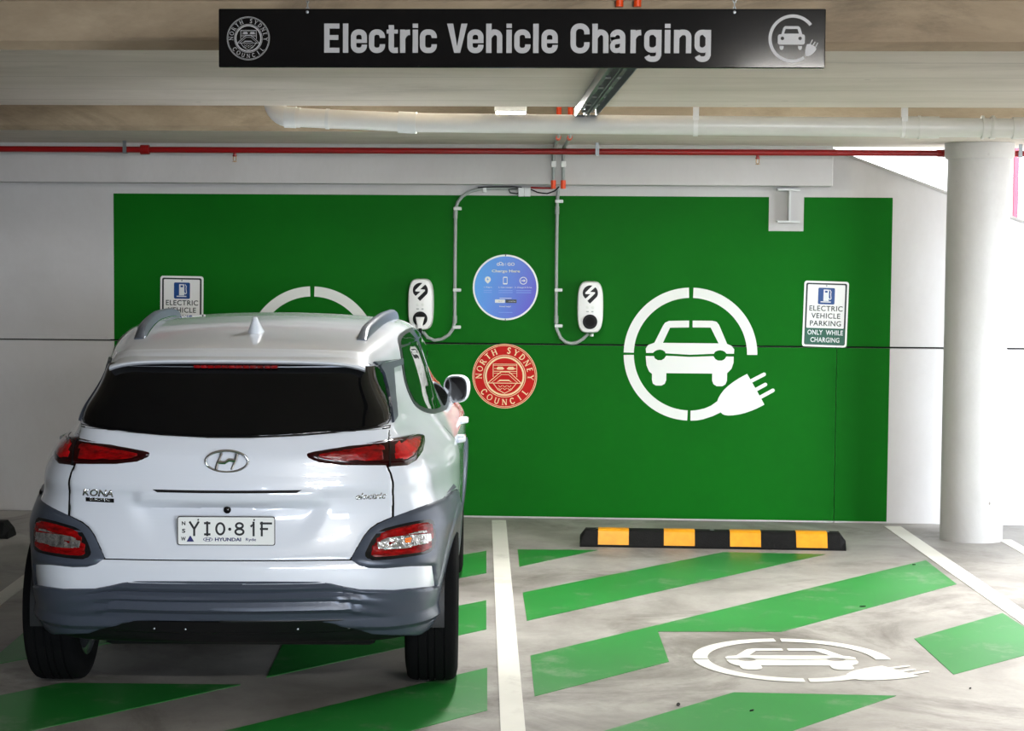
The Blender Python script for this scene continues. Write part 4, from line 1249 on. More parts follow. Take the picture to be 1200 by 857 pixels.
def densify(P, n=4):
    o = []
    for i in range(len(P)):
        a, b = P[i], P[(i + 1) % len(P)]
        for k in range(n): o.append((a[0] + (b[0] - a[0]) * k / n, a[1] + (b[1] - a[1]) * k / n))
    return o
def px_poly(P, n=4):
    """pixel outline on the photo -> outline on the body in (angle, height)"""
    return [cyl_coord(px_hit(x, y)) for x, y in densify(P, n)]
def mirror(P): return [(-a, b) for a, b in P]
def seg_d(px, py, A, B):
    ax, ay = A; bx, by = B
    dx, dy = bx - ax, by - ay
    L = dx * dx + dy * dy
    t = 0 if L == 0 else max(0, min(1, ((px - ax) * dx + (py - ay) * dy) / L))
    return math.hypot(px - ax - t * dx, py - ay - t * dy)
def patch(P, cast, off=.004, step=.02, edge=.0, inner=-.004, disp=None, holes=()):
    """a panel that follows the body: outline P, raised by off, its rim going in to inner"""
    loops = [P] + list(holes)
    flat = [p for L in loops for p in L]
    bm = bmesh.new()
    vs = [bm.verts.new((p[0], p[1], 0)) for p in flat]
    for t in tessellate_polygon([[Vector((p[0], p[1], 0)) for p in L] for L in loops]):
        try: bm.faces.new([vs[i] for i in t])
        except ValueError: pass
    xs = [p[0] for p in P]; ys = [p[1] for p in P]
    for ax_, lo, hi in ((0, min(xs), max(xs)), (1, min(ys), max(ys))):
        k = math.floor(lo / step) + 1
        while k * step < hi:
            co = (k * step, 0, 0) if ax_ == 0 else (0, k * step, 0)
            no = (1, 0, 0) if ax_ == 0 else (0, 1, 0)
            bmesh.ops.bisect_plane(bm, geom=bm.verts[:] + bm.edges[:] + bm.faces[:], plane_co=co, plane_no=no, dist=1e-6)
            k += 1
    bmesh.ops.remove_doubles(bm, verts=bm.verts[:], dist=1e-6)
    bnd = {v for e in bm.edges if e.is_boundary for v in e.verts}
    low = {}
    for v in bm.verts:
        u, w = v.co.x, v.co.y
        h = cast(u, w)
        if h is None:
            for k in range(1, 12):
                h = cast(u * (1 - .01 * k), w) or cast(u, w + .01 * k) or cast(u, w - .01 * k)
                if h: break
        if h is None: v.co = Vector((0, 0, 0)); v.tag = True; continue
        p, nrm, d = h
        o_ = off
        if edge > 0:
            dd = min(seg_d(u, w, L[i], L[(i + 1) % len(L)]) for L in loops for i in range(len(L)))
            o_ = off * (1 - max(0, 1 - dd / edge) ** 2)
        if disp: o_ += disp(p)
        if v in bnd: low[v] = p + nrm * inner
        v.co = p + nrm * o_
    be = [e for e in bm.edges if e.is_boundary]
    r = bmesh.ops.extrude_edge_only(bm, edges=be)
    newv = [g for g in r['geom'] if isinstance(g, bmesh.types.BMVert)]
    for nv in newv:
        for e in nv.link_edges:
            o2 = e.other_vert(nv)
            if o2 in low and (o2.co - nv.co).length < 1e-7:
                nv.co = low[o2]; break
    bad = [v for v in bm.verts if v.tag]
    bmesh.ops.delete(bm, geom=bad, context='VERTS')
    bmesh.ops.recalc_face_normals(bm, faces=bm.faces[:])
    me = bpy.data.meshes.new('patch'); bm.to_mesh(me); bm.free()
    # outward normals
    me.update()
    s_ = 0
    for p in me.polygons:
        c = p.center
        s_ += p.normal.dot(Vector((c.x, c.y - 1.2, c.z - .8))) * p.area
    if s_ < 0: me.flip_normals()
    return me

car = thing('parked_car', 'white electric hatchback with grey lower cladding parked nose to the green wall', 'car', CAR, -PHI)
def cpart(name, me, m, parent=None, smooth=True, label=None):
    o = link(name, me, MT[m], parent or car, smooth)
    if label: o['label'] = label
    return o
# ---- painted body with open wheel arches
RW = .335
AR = .362
WY = (0.0, 2.60)
fc = []
for q in BF:
    c = BP[list(q)].mean(0)
    if abs(c[0]) > .48 and c[2] < .9 and any(math.hypot(c[1] - wy, c[2] - RW) < AR for wy in WY): continue
    fc.append(q)
me = bpy.data.meshes.new('body'); me.from_pydata([tuple(p) for p in BP], [], fc); me.update()
body = cpart('body_shell', me, 'paint')
me.materials.append(MT['claddark'])
for p in me.polygons:
    if p.center.z < .42 or (p.center.z < .33): p.material_index = 1

# ---- underside and wheel housings
for wy in WY:
    for sx in (-1, 1):
        m_ = MB(); bm = m_.bm
        n = 26; prof = []
        for x, r in ((.50, AR + .02), (.84, AR + .02)):
            prof.append([bm.verts.new((sx * x, wy + r * math.cos(a), RW + r * math.sin(a))) for a in [math.radians(-6 + 192 * k / n) for k in range(n + 1)]])
        for k in range(n): bm.faces.new((prof[0][k], prof[0][k + 1], prof[1][k + 1], prof[1][k]))
        cv_ = bm.verts.new((sx * .50, wy, RW))
        for k in range(n): bm.faces.new((prof[0][k], cv_, prof[0][k + 1]))
        m_.build('wheel_housing', MT['claddark'], car, True)
MB().box(-.56, .56, -.30, 3.2, .20, .30, .03, 2).build('underbody', MT['claddark'], car)
MB().box(-.66, .66, -.10, .08, .22, .29, .02, 2).build('rear_axle', MT['claddark'], car)

# ---- wheels
def wheel(sx, wy):
    w = thing('wheel', None, None, (sx * .783, wy, RW)); del_ = w
    w.parent = car
    hw = .1075
    prof = []
    # outer profile from inner side to outer side (x local, positive = outboard)
    for x, r in ((-.098, .225), (-.1075, .245), (-.109, .285), (-.102, .318), (-.092, .3285), (-.080, .333), (-.062, .3345), (-.058, .3345), (-.0575, .327), (-.050, .327), (-.0495, .3355),
                 (-.018, .3358), (-.0175, .328), (-.010, .328), (-.0095, .336), (.0095, .336), (.010, .328), (.0175, .328), (.018, .3358), (.0495, .3355), (.050, .327), (.0575, .327), (.058, .3345), (.062, .3345), (.080, .333), (.092, .3285), (.102, .318), (.109, .285), (.1075, .245), (.098, .225)):
        prof.append((r, x * sx))
    MB().lathe(prof, (0, 0, 0), 'x', 72, False).build('tyre', MT['tyre'], w, True)
    rp_ = [(.226, -.100), (.232, -.104), (.222, -.096), (.205, -.09), (.198, -.03), (.198, .05), (.215, .085), (.232, .100), (.228, .096)]
    MB().lathe([(r, x * sx) for r, x in rp_], (0, 0, 0), 'x', 56, False).build('rim', MT['wheel'], w, True)
    m_ = MB()
    for k in range(5):
        a = 2 * PI * k / 5
        for dlt in (-.16, .16):
            c1, s1 = math.cos(a + dlt * .3), math.sin(a + dlt * .3); c2, s2 = math.cos(a + dlt), math.sin(a + dlt)
            m_.tube([(sx * .075, c1 * .04, s1 * .04), (sx * .082, c2 * .21, s2 * .21)], [.022, .016], 8)
    m_.lathe([(.07, sx * .06), (.065, sx * .088), (.03, sx * .09), (.001, sx * .09)], (0, 0, 0), 'x', 28)
    m_.build('spokes', MT['wheel'], w, True)
    MB().lathe([(.15, sx * .02), (.15, sx * .03), (.001, sx * .03)], (0, 0, 0), 'x', 40).build('brake_disc', MT['steel'], w, True)
    return w
for wy in WY:
    for sx in (-1, 1): wheel(sx, wy)

# ---- wheel arch cladding
def arch(sx, wy, a0, a1):
    cast = side_cast(sx)
    rs = [(.350, -.06), (.352, .004), (.362, .014), (.385, .017), (.415, .015), (.430, .010), (.434, -.006)]
    bm = bmesh.new(); rows = []; n = 44; last = None
    angs = [math.radians(a0 + (a1 - a0) * k / n) for k in range(n + 1)]
    for a in angs:
        row = []
        for r, o_ in rs:
            y, z = wy + r * math.cos(a), max(.24, RW + r * math.sin(a))
            h = None
            rr_ = max(r, .37)
            yy, zz = wy + rr_ * math.cos(a), max(.36, RW + rr_ * math.sin(a))
            h = cast(yy, zz)
            x = abs(h[0].x) if h else .86
            row.append(bm.verts.new((sx * (x + o_), y, z)))
        rows.append(row)
    for A, B in zip(rows[:-1], rows[1:]):
        for k in range(len(rs) - 1): bm.faces.new((A[k], A[k + 1], B[k + 1], B[k]))
    m_ = MB(); m_.bm.free(); m_.bm = bm
    me = m_.mesh()
    s_ = sum(p.normal.x * sx * p.area for p in me.polygons)
    if s_ < 0: me.flip_normals()
    return cpart('wheel_arch_cladding', me, 'cladding')
for sx in (-1, 1):
    arch(sx, 0.0, -12, 181); arch(sx, 2.60, -16, 192)

# ---- rear bumper, lamp surrounds
surR_px = [(410.5, 656), (418, 643), (427, 628), (434, 620), (442, 614.5), (460.3, 606), (490, 595), (519, 584), (531.5, 567), (536, 577), (537.5, 592), (538, 615), (538, 640), (536.5, 665), (534, 690), (529, 712), (511, 712), (509, 686), (506, 663.5), (480, 664), (450, 666.5), (432, 666), (421, 663)]
surR = px_poly(surR_px, 3)
fogR_px = smooth_poly([(445, 622.5), (470, 616), (492, 612), (503, 611), (506, 620), (506, 640), (500, 648), (480, 652.5), (450, 656.5), (433, 656.5), (428.5, 651), (432, 642), (438, 631)], 1)
fogR = px_poly(fogR_px, 2)
def surround_disp(p):
    return 0.0
for sgn in (1, -1):
    P = surR if sgn > 0 else mirror(surR)
    cpart('lamp_surround', patch(P, cyl_cast, .012, .03, .018), 'cladding')
    Fg = fogR if sgn > 0 else mirror(fogR)
    big = [(c[0] + (c[0] - sum(q[0] for q in Fg) / len(Fg)) * .05, c[1] + (c[1] - sum(q[1] for q in Fg) / len(Fg)) * .07) for c in Fg]
    fl = cpart('bumper_lamp', patch(big, cyl_cast, .0135, .03), 'trimgloss')
    cpart('red_lens', patch(Fg, cyl_cast, .0165, .02, .01, .010), 'lampred', fl)
    cl = px_poly(smooth_poly([(434.5, 646), (441, 633), (455, 629), (465, 628.5), (497, 619), (502.5, 625), (503, 637), (497, 640), (485, 641), (478, 645), (450, 647)], 1), 2)
    if sgn < 0: cl = mirror(cl)
    cpart('clear_lens', patch(cl, cyl_cast, .0185, .02, .006, .014), 'lampclear', fl)
    am = px_poly(smooth_poly([(469, 638), (468, 632), (475, 628), (483, 628), (485, 634), (480, 639), (473, 640)], 1), 2)
    if sgn < 0: am = mirror(am)
    else: cpart('amber_bulb', patch(am, cyl_cast, .0205, .02, .010, .016), 'amber', fl, label='amber bulb')
    rd = px_poly(smooth_poly([(449, 642), (449, 633), (463, 630), (464, 642)], 1), 2)
    if sgn < 0: rd = mirror(rd)
    cpart('red_divider', patch(rd, cyl_cast, .0200, .02, .010, .016), 'lampred', fl)

# lower grey bumper with horizontal ribs
topR = [(280, 681.5), (371, 682), (388, 684), (401, 687), (422.5, 691), (462, 691.5), (511, 686.5)]
botR = [(529, 712), (526, 726), (519, 735), (505, 739.5), (480, 742), (436, 742), (425, 739), (410, 734), (392, 729), (371, 727), (290, 727)]
half = [cyl_coord(px_hit(*p)) for p in densify(topR + botR, 3)[:-3]]
zc_top, zc_bot = half[0][1], half[-1][1]
half[0] = (0.0, zc_top); half[-1] = (0.0, zc_bot)
half = [p for p in half if p[0] >= 0]
full = half + [(-a, z) for a, z in reversed(half[1:-1])]
def rib_disp(p):
    ax = abs(p.x)
    c = 1 - float(sstep(.40, .66, np.array(ax)))
    z = p.z + .030 * (1 - c)
    d = 0
    for zc, w_ in ((.522, .019), (.482, .018), (.440, .020)):
        t = (z - zc) / w_
        if -1 < t < 1: d += .019 * ((1 - t) if t > 0 else (1 + t) ** .5)
    d *= c
    d += .012 * (1 - c)
    t = (p.z - .365) / .03
    if -1 < t < 1: d += .016 * (1 - abs(t))
    return d
cpart('lower_bumper', patch(full, cyl_cast, .006, .0125, .006, -.01, rib_disp), 'cladding', None, True)
# dark valance under it
vt = [(-.74, .372), (-.55, .365), (-.42, .385), (0, .39), (.42, .385), (.55, .365), (.74, .372)]
val = [(x, .395) for x in (-.60, -.3, 0, .3, .60)][::-1] + [(-.62, .33), (-.35, .325), (0, .325), (.35, .325), (.62, .33)]
cpart('valance', patch(densify(val, 6), cyl_cast, .012, .03, .01), 'claddark')
for x in (-.30, -.17, .28, .50):
    h = cyl_cast(math.atan2(x, Y0 + .68), .345)
    MB().lathe([(.0045, 0), (.0045, -.016), (.001, -.017)], h[0], 'y', 12).build('valance_clip', MT['steel'], car, True)

# ---- tailgate skin, glass, seams
bot = [(410.5, 656.2), (340, 657), (265, 657)]
rt = [(418, 643), (427, 627.5), (434, 619.3), (442, 613.7), (459.5, 606), (459.8, 590), (459.3, 565), (457, 556), (453, 547), (454.5, 530), (455, 515), (455.5, 505), (457, 499)]
gl_bot = [(430, 503.5), (400, 507), (350, 511), (265, 514.5)]
ht = [cyl_coord(px_hit(*p)) for p in densify(list(reversed(bot)) + rt + gl_bot, 3)[:-3]]
ht[0] = (0.0, ht[1][1]); ht.append((0.0, ht[-1][1]))
ht = [p for p in ht if p[0] >= -1e-9]
tg = ht + [(-a, z) for a, z in reversed(ht[1:-1])]
def scaled(P, k):
    cx_ = sum(p[0] for p in P) / len(P); cz_ = sum(p[1] for p in P) / len(P)
    return [(cx_ + (p[0] - cx_) * (1 + k), cz_ + (p[1] - cz_) * (1 + k)) for p in P]
cpart('tailgate_gap', patch(scaled(tg, .012), cyl_cast, .0012, .03), 'trimgloss')
tail = cpart('tailgate', patch(tg, cyl_cast, .0055, .0125, .006, .0), 'paint')

glR = [(285, 423.5), (434, 426.5), (443, 430), (448, 438), (453, 456), (457, 478), (458.5, 491), (455, 497), (442, 501), (430, 503), (400, 506.5), (350, 510.5), (285, 513.5)]
gl = [cyl_coord(px_hit(*p)) for p in densify(glR, 3)[:-3]]
gl[0] = (0.0, gl[1][1]); gl.append((0.0, gl[-1][1]))
gl = [p for p in gl if p[0] >= -1e-9]
GL = gl + [(-a, z) for a, z in reversed(gl[1:-1])]
glass = cpart('rear_window', patch(GL, cyl_cast, .006, .03, .006), 'tint')
# grey fins beside the glass
fin = [(436, 425.5), (470, 421), (470.5, 428), (459, 432), (461, 455), (463.5, 489), (459, 496), (457, 478), (453, 456), (448, 438), (443, 430)]
finP = px_poly(fin, 3)
for sgn in (1, -1):
    P = finP if sgn > 0 else mirror(finP)
    cpart('window_side_fin', patch(P, cyl_cast, .012, .015, .0, .002), 'cladding')

# spoiler lip over the glass
bm = bmesh.new()
rows = []
n = 40
for (dy, dz) in ((.16, .004), (.06, .0045), (.0, .004), (-.020, -.003), (-.024, -.010), (-.012, -.018), (.03, -.020), (.10, -.04)):
    row = []
    for k in range(n + 1):
        x = -.515 + 1.03 * k / n
        ye = -.415 + .22 * x * x + .5 * abs(x) ** 6
        y = ye + dy
        zt = float(fT(np.array(ye))) - .022 * (x / .5) ** 2 - .02 * abs(x / .5) ** 8
        if dy > .01 and dz > 0:
            h = top_cast(x, y); zz = h[0].z + .003
        else: zz = zt + dz
        row.append(bm.verts.new((x, y, zz)))
    rows.append(row)
for A, B in zip(rows[:-1], rows[1:]):
    for k in range(n): bm.faces.new((A[k], A[k + 1], B[k + 1], B[k]))
for s_ in (0, -1): bm.faces.new([r[s_] for r in rows])
m_ = MB(); m_.bm.free(); m_.bm = bm
m_.build('roof_spoiler', MT['paint'], car, True)
# high brake lamp under the lip
b_ = MB()
for k in range(12):
    x = -.155 + .31 * k / 11
    ye = -.415 + .22 * x * x - .004
    b_.box(x - .0125, x + .0125, ye - .004, ye + .03, 1.352, 1.363)
b_.build('high_brake_lamp', MT['lampred'], car)
# wiper hub and washer are not in view; nozzle dot on the glass line

# ---- tail lamps
tl = [(356, 533), (362, 529.5), (380, 526.5), (430, 518.5), (470, 511.5), (488, 508.3), (496, 509), (498.5, 517), (496, 528), (488, 539.5), (478, 545.5), (455, 547.2), (400, 546.8), (372, 543.5), (360, 538)]
tlP = px_poly(tl, 3)
tin = [(364, 533.5), (382, 529.5), (430, 522), (451, 518), (452, 543), (400, 543), (376, 540.5)]
tin2 = [(458, 517), (487, 512), (493, 514), (492, 527), (485, 537), (476, 542), (458, 543)]
t1, t2 = px_poly(tin, 3), px_poly(tin2, 3)
for sgn in (1, -1):
    f_ = (lambda P: P) if sgn > 0 else mirror
    L_ = cpart('tail_lamp', patch(f_(tlP), cyl_cast, .013, .02, .018), 'lampdark')
    cpart('red_lens', patch(f_(t1), cyl_cast, .0150, .02, .012, .010), 'lampred', L_)
    cpart('red_lens', patch(f_(t2), cyl_cast, .0150, .02, .012, .010), 'lampbright', L_)
    gp = px_poly([(453.8, 512), (455.4, 512), (455.4, 548), (453.8, 548)], 3)
    cpart('lamp_joint', patch(f_(gp), cyl_cast, .0155, .02), 'trimgloss', L_)

# ---- rear quarter gap lines (right and left) from lamp to bumper are the tailgate gap; bumper joint line
def strip(path, w, cast, off, m, name, conv=True):
    P = [cyl_coord(px_hit(*p)) for p in densify(path, 4)[:-3]] if conv else path
    A, B = [], []
    for i, p in enumerate(P):
        a = Vector(P[max(i - 1, 0)]); b = Vector(P[min(i + 1, len(P) - 1)]); d = (b - a).normalized(); q = Vector((-d.y, d.x)) * w / 2
        A.append(tuple(Vector(p) + q)); B.append(tuple(Vector(p) - q))
    return A + B[::-1]

# ---- dark blade and handle over the plate, badges
def rear_y(x, z):
    h = BVH.ray_cast(Vector((x, -3, z)), Vector((0, 1, 0)))
    return h[0].y if h[0] is not None else -.6
def conform(me, x0, z0, off=.006, dispf=None):
    """bend a flat front-facing mesh on to the tailgate"""
    for v in me.vertices:
        x, z = v.co.x + x0, v.co.z + z0
        y = rear_y(x, z)
        v.co = Vector((x, y - off + v.co.y, z))
    return me
pl_l, pl_r = px_hit(178, 575), px_hit(353, 577)
print('strip', pl_l, pl_r)
sw = (pl_r.x - pl_l.x) / 2; scx = 0.0
def sub_slab(x0, x1, z0, z1, th, n=24, taper=0.0):
    top_ = [(x0 + (x1 - x0) * k / n, z1) for k in range(n + 1)]
    bot_ = [(x0 + taper + (x1 - x0 - 2 * taper) * k / n, z0) for k in range(n + 1)]
    bm = bmesh.new(); a = []
    for P in (top_, bot_): a.append([[bm.verts.new((x, y, z)) for x, z in P] for y in (-th, 0)])
    for k in range(n):
        bm.faces.new((a[0][0][k], a[0][0][k + 1], a[1][0][k + 1], a[1][0][k]))
        bm.faces.new((a[0][0][k], a[0][1][k], a[0][1][k + 1], a[0][0][k + 1]))
        bm.faces.new((a[1][0][k], a[1][0][k + 1], a[1][1][k + 1], a[1][1][k]))
    for k in (0, n): bm.faces.new((a[0][0][k], a[1][0][k], a[1][1][k], a[0][1][k]))
    bmesh.ops.recalc_face_normals(bm, faces=bm.faces[:])
    me = bpy.data.meshes.new('slab'); bm.to_mesh(me); bm.free(); return me
zs_ = pl_l.z
cpart('grip_recess', conform(sub_slab(-sw, sw, -.005, .005, .004, 24, .02), scx, zs_, .0045, True), 'claddark', tail)
rc_ = cpart('reversing_camera', MB().lathe([(.014, 0), (.014, -.006), (.008, -.011), (.001, -.012)], (.0, rear_y(0, .83) - .004, px_hit(251, 597).z), 'y', 20).mesh(), 'trimgloss', tail)
# emblem: chrome oval with slanted bars
e0, e1 = px_hit(241.5, 540.5), px_hit(291, 540.5)
ew = (e1.x - e0.x) / 2; ez = px_hit(266, 540.5).z; eh = ew * .505
ey = rear_y(0, ez)
m_ = MB(); n = 56
for a_, b_, rr2 in ((1, 1, .0052),):
    pts = [Vector((ew * math.cos(2 * PI * k / n), -.010, eh * math.sin(2 * PI * k / n))) for k in range(n + 1)]
    m_.tube(pts, rr2, 10, False)
def hbar(P, w0, w1):
    m_.tube([Vector((x * ew, -.012, z * eh)) for x, z in P], [w0] + [(w0 + w1) / 2] * (len(P) - 2) + [w1], 8)
hbar([(-.50, -.72), (-.42, -.1), (-.22, .78)], .0085, .0055)
hbar([(.22, -.78), (.42, .1), (.50, .72)], .0055, .0085)
hbar([(-.42, -.08), (-.1, -.12), (.1, .12), (.42, .08)], .008, .008)
em = m_.mesh(); em.transform(T((e0.x + e1.x) / 2, ey + .0, ez))
cpart('maker_emblem', em, 'chrome', tail)
def rear_text(s, pxa, pxb, pyc, hpx, m, name, bold=.02, shear=0.0, off=.0065, thick=.002):
    a, b = px_hit(pxa, pyc), px_hit(pxb, pyc)
    hh = hpx / 296.0
    me = text_mesh(s, (b.x - a.x), hh, thick, bold, shear)
    return cpart(name, conform(me, (a.x + b.x) / 2, (a.z + b.z) / 2, off), m, tail, False)
rear_text('KONA', 97, 133, 577.5, 8.5, 'chrome', 'model_badge', .03, .25)
ea, eb = px_hit(101, 585), px_hit(134, 585)
bd = cpart('badge_strip', conform(sub_slab(-(eb.x - ea.x) / 2, (eb.x - ea.x) / 2, -.008, .008, .002, 6), (ea.x + eb.x) / 2, ea.z, .0065), 'trimgloss', tail)
rear_text('ELECTRIC', 105, 130, 585, 3.2, 'chrome', 'badge_lettering', .03, .2, .009)
rear_text('electric', 417, 453, 581, 8, 'chrome', 'model_badge', .03, .25)

# ---- number plate
pa, pb = px_hit(212, 620), px_hit(321.5, 621)
pcx, pcz = (pa.x + pb.x) / 2, (px_hit(266, 606).z + px_hit(266, 636.5).z) / 2
py_ = min(rear_y(x_, z_) for x_ in (-.17, -.09, 0, .09, .17) for z_ in (pcz - .05, pcz, pcz + .05)) - .017
plt = bpy.data.objects.new('number_plate', None); COL.objects.link(plt); plt.parent = car
plt.location = (pcx, py_ + .010, pcz); plt.rotation_euler = (math.radians(-4), 0, 0)
plt.rotation_euler = (0, 0, 0)
pw, ph = .372, .107
def pp(me, name, x, z, m, y=-.0045):
    me.transform(T(x, y, z)); return link(name, me, MT[m], plt)
pp(shape_mesh([[rrect(-pw / 2 - .003, -ph / 2 - .003, pw / 2 + .003, ph / 2 + .003, .008)]], .004), 'plate_frame', 0, 0, 'ink', 0)
pp(shape_mesh([[rrect(-pw / 2, -ph / 2, pw / 2, ph / 2, .007)]], .005), 'plate_panel', 0, 0, 'plate', 0)
PX = .372 / 920.0   # plate crop scale: 110..1035
def PQ(x, z): return ((x - 570) * PX, (268 - z) * PX)
for chs, x0, x1 in (('Y', 213, 315), ('I', 365, 412), ('O', 465, 562), ('8', 648, 745), ('1', 808, 842), ('F', 900, 1002)):
    x, z = PQ((x0 + x1) / 2, 247)
    Wd = (x1 - x0) * PX; Hh = 128 * PX; k = 20 * PX
    if chs == 'O': g_ = [[[(Wd / 2 * math.cos(a) * e, Hh / 2 * math.sin(a) * e2) for a in [2 * PI * i / 36 for i in range(36)]] for e, e2 in ((1, 1), (1 - 2 * k / Wd, 1 - 2 * k / Hh))]]
    elif chs == '8':
        g_ = []
        for zc, hh_, ww_ in ((Hh * .24, Hh * .54, Wd * .88), (-Hh * .22, Hh * .58, Wd)):
            g_.append([[(ww_ / 2 * math.cos(a) * e, zc + hh_ / 2 * math.sin(a) * e2) for a in [2 * PI * i / 30 for i in range(30)]] for e, e2 in ((1, 1), (1 - 2 * k / ww_, 1 - 2 * k / hh_))])
    else:
        L_ = {'Y': [[(-Wd / 2 + k / 2, Hh / 2), (0, -.02 * Hh)], [(Wd / 2 - k / 2, Hh / 2), (0, -.02 * Hh)], [(0, 0), (0, -Hh / 2)]],
              'I': [[(0, Hh / 2), (0, -Hh / 2)], [(-Wd / 2, Hh / 2 - k / 2), (Wd / 2, Hh / 2 - k / 2)], [(-Wd / 2, -Hh / 2 + k / 2), (Wd / 2, -Hh / 2 + k / 2)]],
              '1': [[(Wd / 2 - k / 2, Hh / 2), (Wd / 2 - k / 2, -Hh / 2)], [(Wd / 2 - k / 2, Hh / 2 - k), (-Wd / 2, Hh / 2 - 1.9 * k)]],
              'F': [[(-Wd / 2 + k / 2, Hh / 2), (-Wd / 2 + k / 2, -Hh / 2)], [(-Wd / 2, Hh / 2 - k / 2), (Wd / 2, Hh / 2 - k / 2)], [(-Wd / 2, 0), (Wd * .12, 0)]]}[chs]
        g_ = [[q] for P in L_ for q in stroke(P, k)]
    pp(shape_mesh(g_, .0014), 'plate_character', x, z, 'ink')
x, z = PQ(604, 250); pp(shape_mesh([[circ(0, 0, 15 * PX, 16)]], .0014), 'plate_character', x, z, 'ink')
for s, cx_, cz_, w_, h_, m_n in (('N', 163, 195, 34, 38, 'ink'), ('S', 163, 268, 32, 40, 'ink'), ('W', 160, 345, 46, 38, 'ink'), ('HYUNDAI', 587, 350, 250, 34, 'navy'), ('Ryde', 806, 354, 98, 38, 'navy')):
    x, z = PQ(cx_, cz_)
    pp(text_mesh(s, w_ * PX, h_ * PX, .0012, .035 if s != 'Ryde' else .01), 'plate_lettering', x, z, m_n)
x, z = PQ(226, 350); pp(shape_mesh([[[(-36 * PX, -22 * PX), (36 * PX, -22 * PX), (4 * PX, 34 * PX), (-4 * PX, 34 * PX)]]], .0012), 'plate_triangle', x, z, 'navy')
x, z = PQ(395, 350)
g_ = [[[(46 * PX * math.cos(a) * e, 20 * PX * math.sin(a) * e) for a in [2 * PI * i / 30 for i in range(30)]] for e in (1, .85)]]
for P in ([(-22, -16), (-12, 16)], [(12, -16), (22, 16)], [(-16, -2), (16, 2)]):
    g_ += [[q] for q in stroke([(a * PX, b * PX) for a, b in P], 7 * PX)]
pp(shape_mesh(g_, .0012), 'plate_emblem', x, z, 'navy')
for cx_ in (303, 838):
    x, z = PQ(cx_, 160); pp(MB().lathe([(.0035, 0), (.0035, -.003), (.001, -.0035)], (0, 0, 0), 'y', 12).mesh(), 'plate_screw', x, z, 'ink')

# ---- roof rails and fin antenna
for sx in (-1, 1):
    m_ = MB()
    N_ = 40; rows = []
    for k in range(N_ + 1):
        t = k / N_; y = .08 + 1.62 * t
        x = sx * (.472 + .075 * math.sin(PI * .55 * t))
        e = min(1.0, t / .10, (1 - t) / .10); e = math.sin(e * PI / 2)
        hz = top_cast(x, y)[0].z; lf = .004 + .040 * e
        w_ = .020
        rows.append([m_.bm.verts.new((x + dx * sx, y - (.035 * (1 - t) if dz > .5 and t < .12 else 0) * 0, hz + (-.006 if dz == 0 else lf * dz))) for dx, dz in ((-w_, 0), (-w_, .55), (-w_ * .8, .88), (-w_ * .3, 1.0), (w_ * .4, .97), (w_ * .9, .80), (w_ * 1.1, .5), (w_ * 1.1, 0))])
    for A, B in zip(rows[:-1], rows[1:]):
        for k in range(7): m_.bm.faces.new((A[k], A[k + 1], B[k + 1], B[k]))
        m_.bm.faces.new((A[7], A[0], B[0], B[7]))
    m_.bm.faces.new(rows[0]); m_.bm.faces.new(rows[-1])
    ra = m_.build('roof_rail', MT['cladding'], car, True)
    tp_ = [r_ for r_ in rows]
    sp_ = MB().tube([Vector(top_cast(sx * (.472 + .075 * math.sin(PI * .55 * k / 20)) - sx * .021, .12 + 1.5 * k / 20)[0]) + Vector((0, 0, .002)) for k in range(21)], .003, 6)
    sp_.build('rail_strip', MT['chrome'], ra, True)
ax0, ax1 = (px_hit(290.5, 388)), (px_hit(310, 388))
acx, ay = .012, .16
ah = top_cast(acx, ay)[0].z
bm = bmesh.new()
rows = []
for z, hwid, yb, yf in ((-.006, .037, -.045, .12), (.004, .035, -.043, .105), (.014, .031, -.040, .085), (.032, .023, -.036, .055), (.052, .0145, -.030, .018), (.063, .011, -.026, .004), (.067, .006, -.022, -.004)):
    rows.append([bm.verts.new((hwid * math.cos(a), (yb + yf) / 2 + (yf - yb) / 2 * math.sin(a), z)) for a in [2 * PI * k / 24 for k in range(24)]])
for A, B in zip(rows[:-1], rows[1:]):
    for k in range(24): bm.faces.new((A[k], A[(k + 1) % 24], B[(k + 1) % 24], B[k]))
bm.faces.new(rows[0]); bm.faces.new(rows[-1])
m_ = MB(); m_.bm.free(); m_.bm = bm
m_.build('fin_antenna', MT['paint'], car, True, (acx, ay, ah))

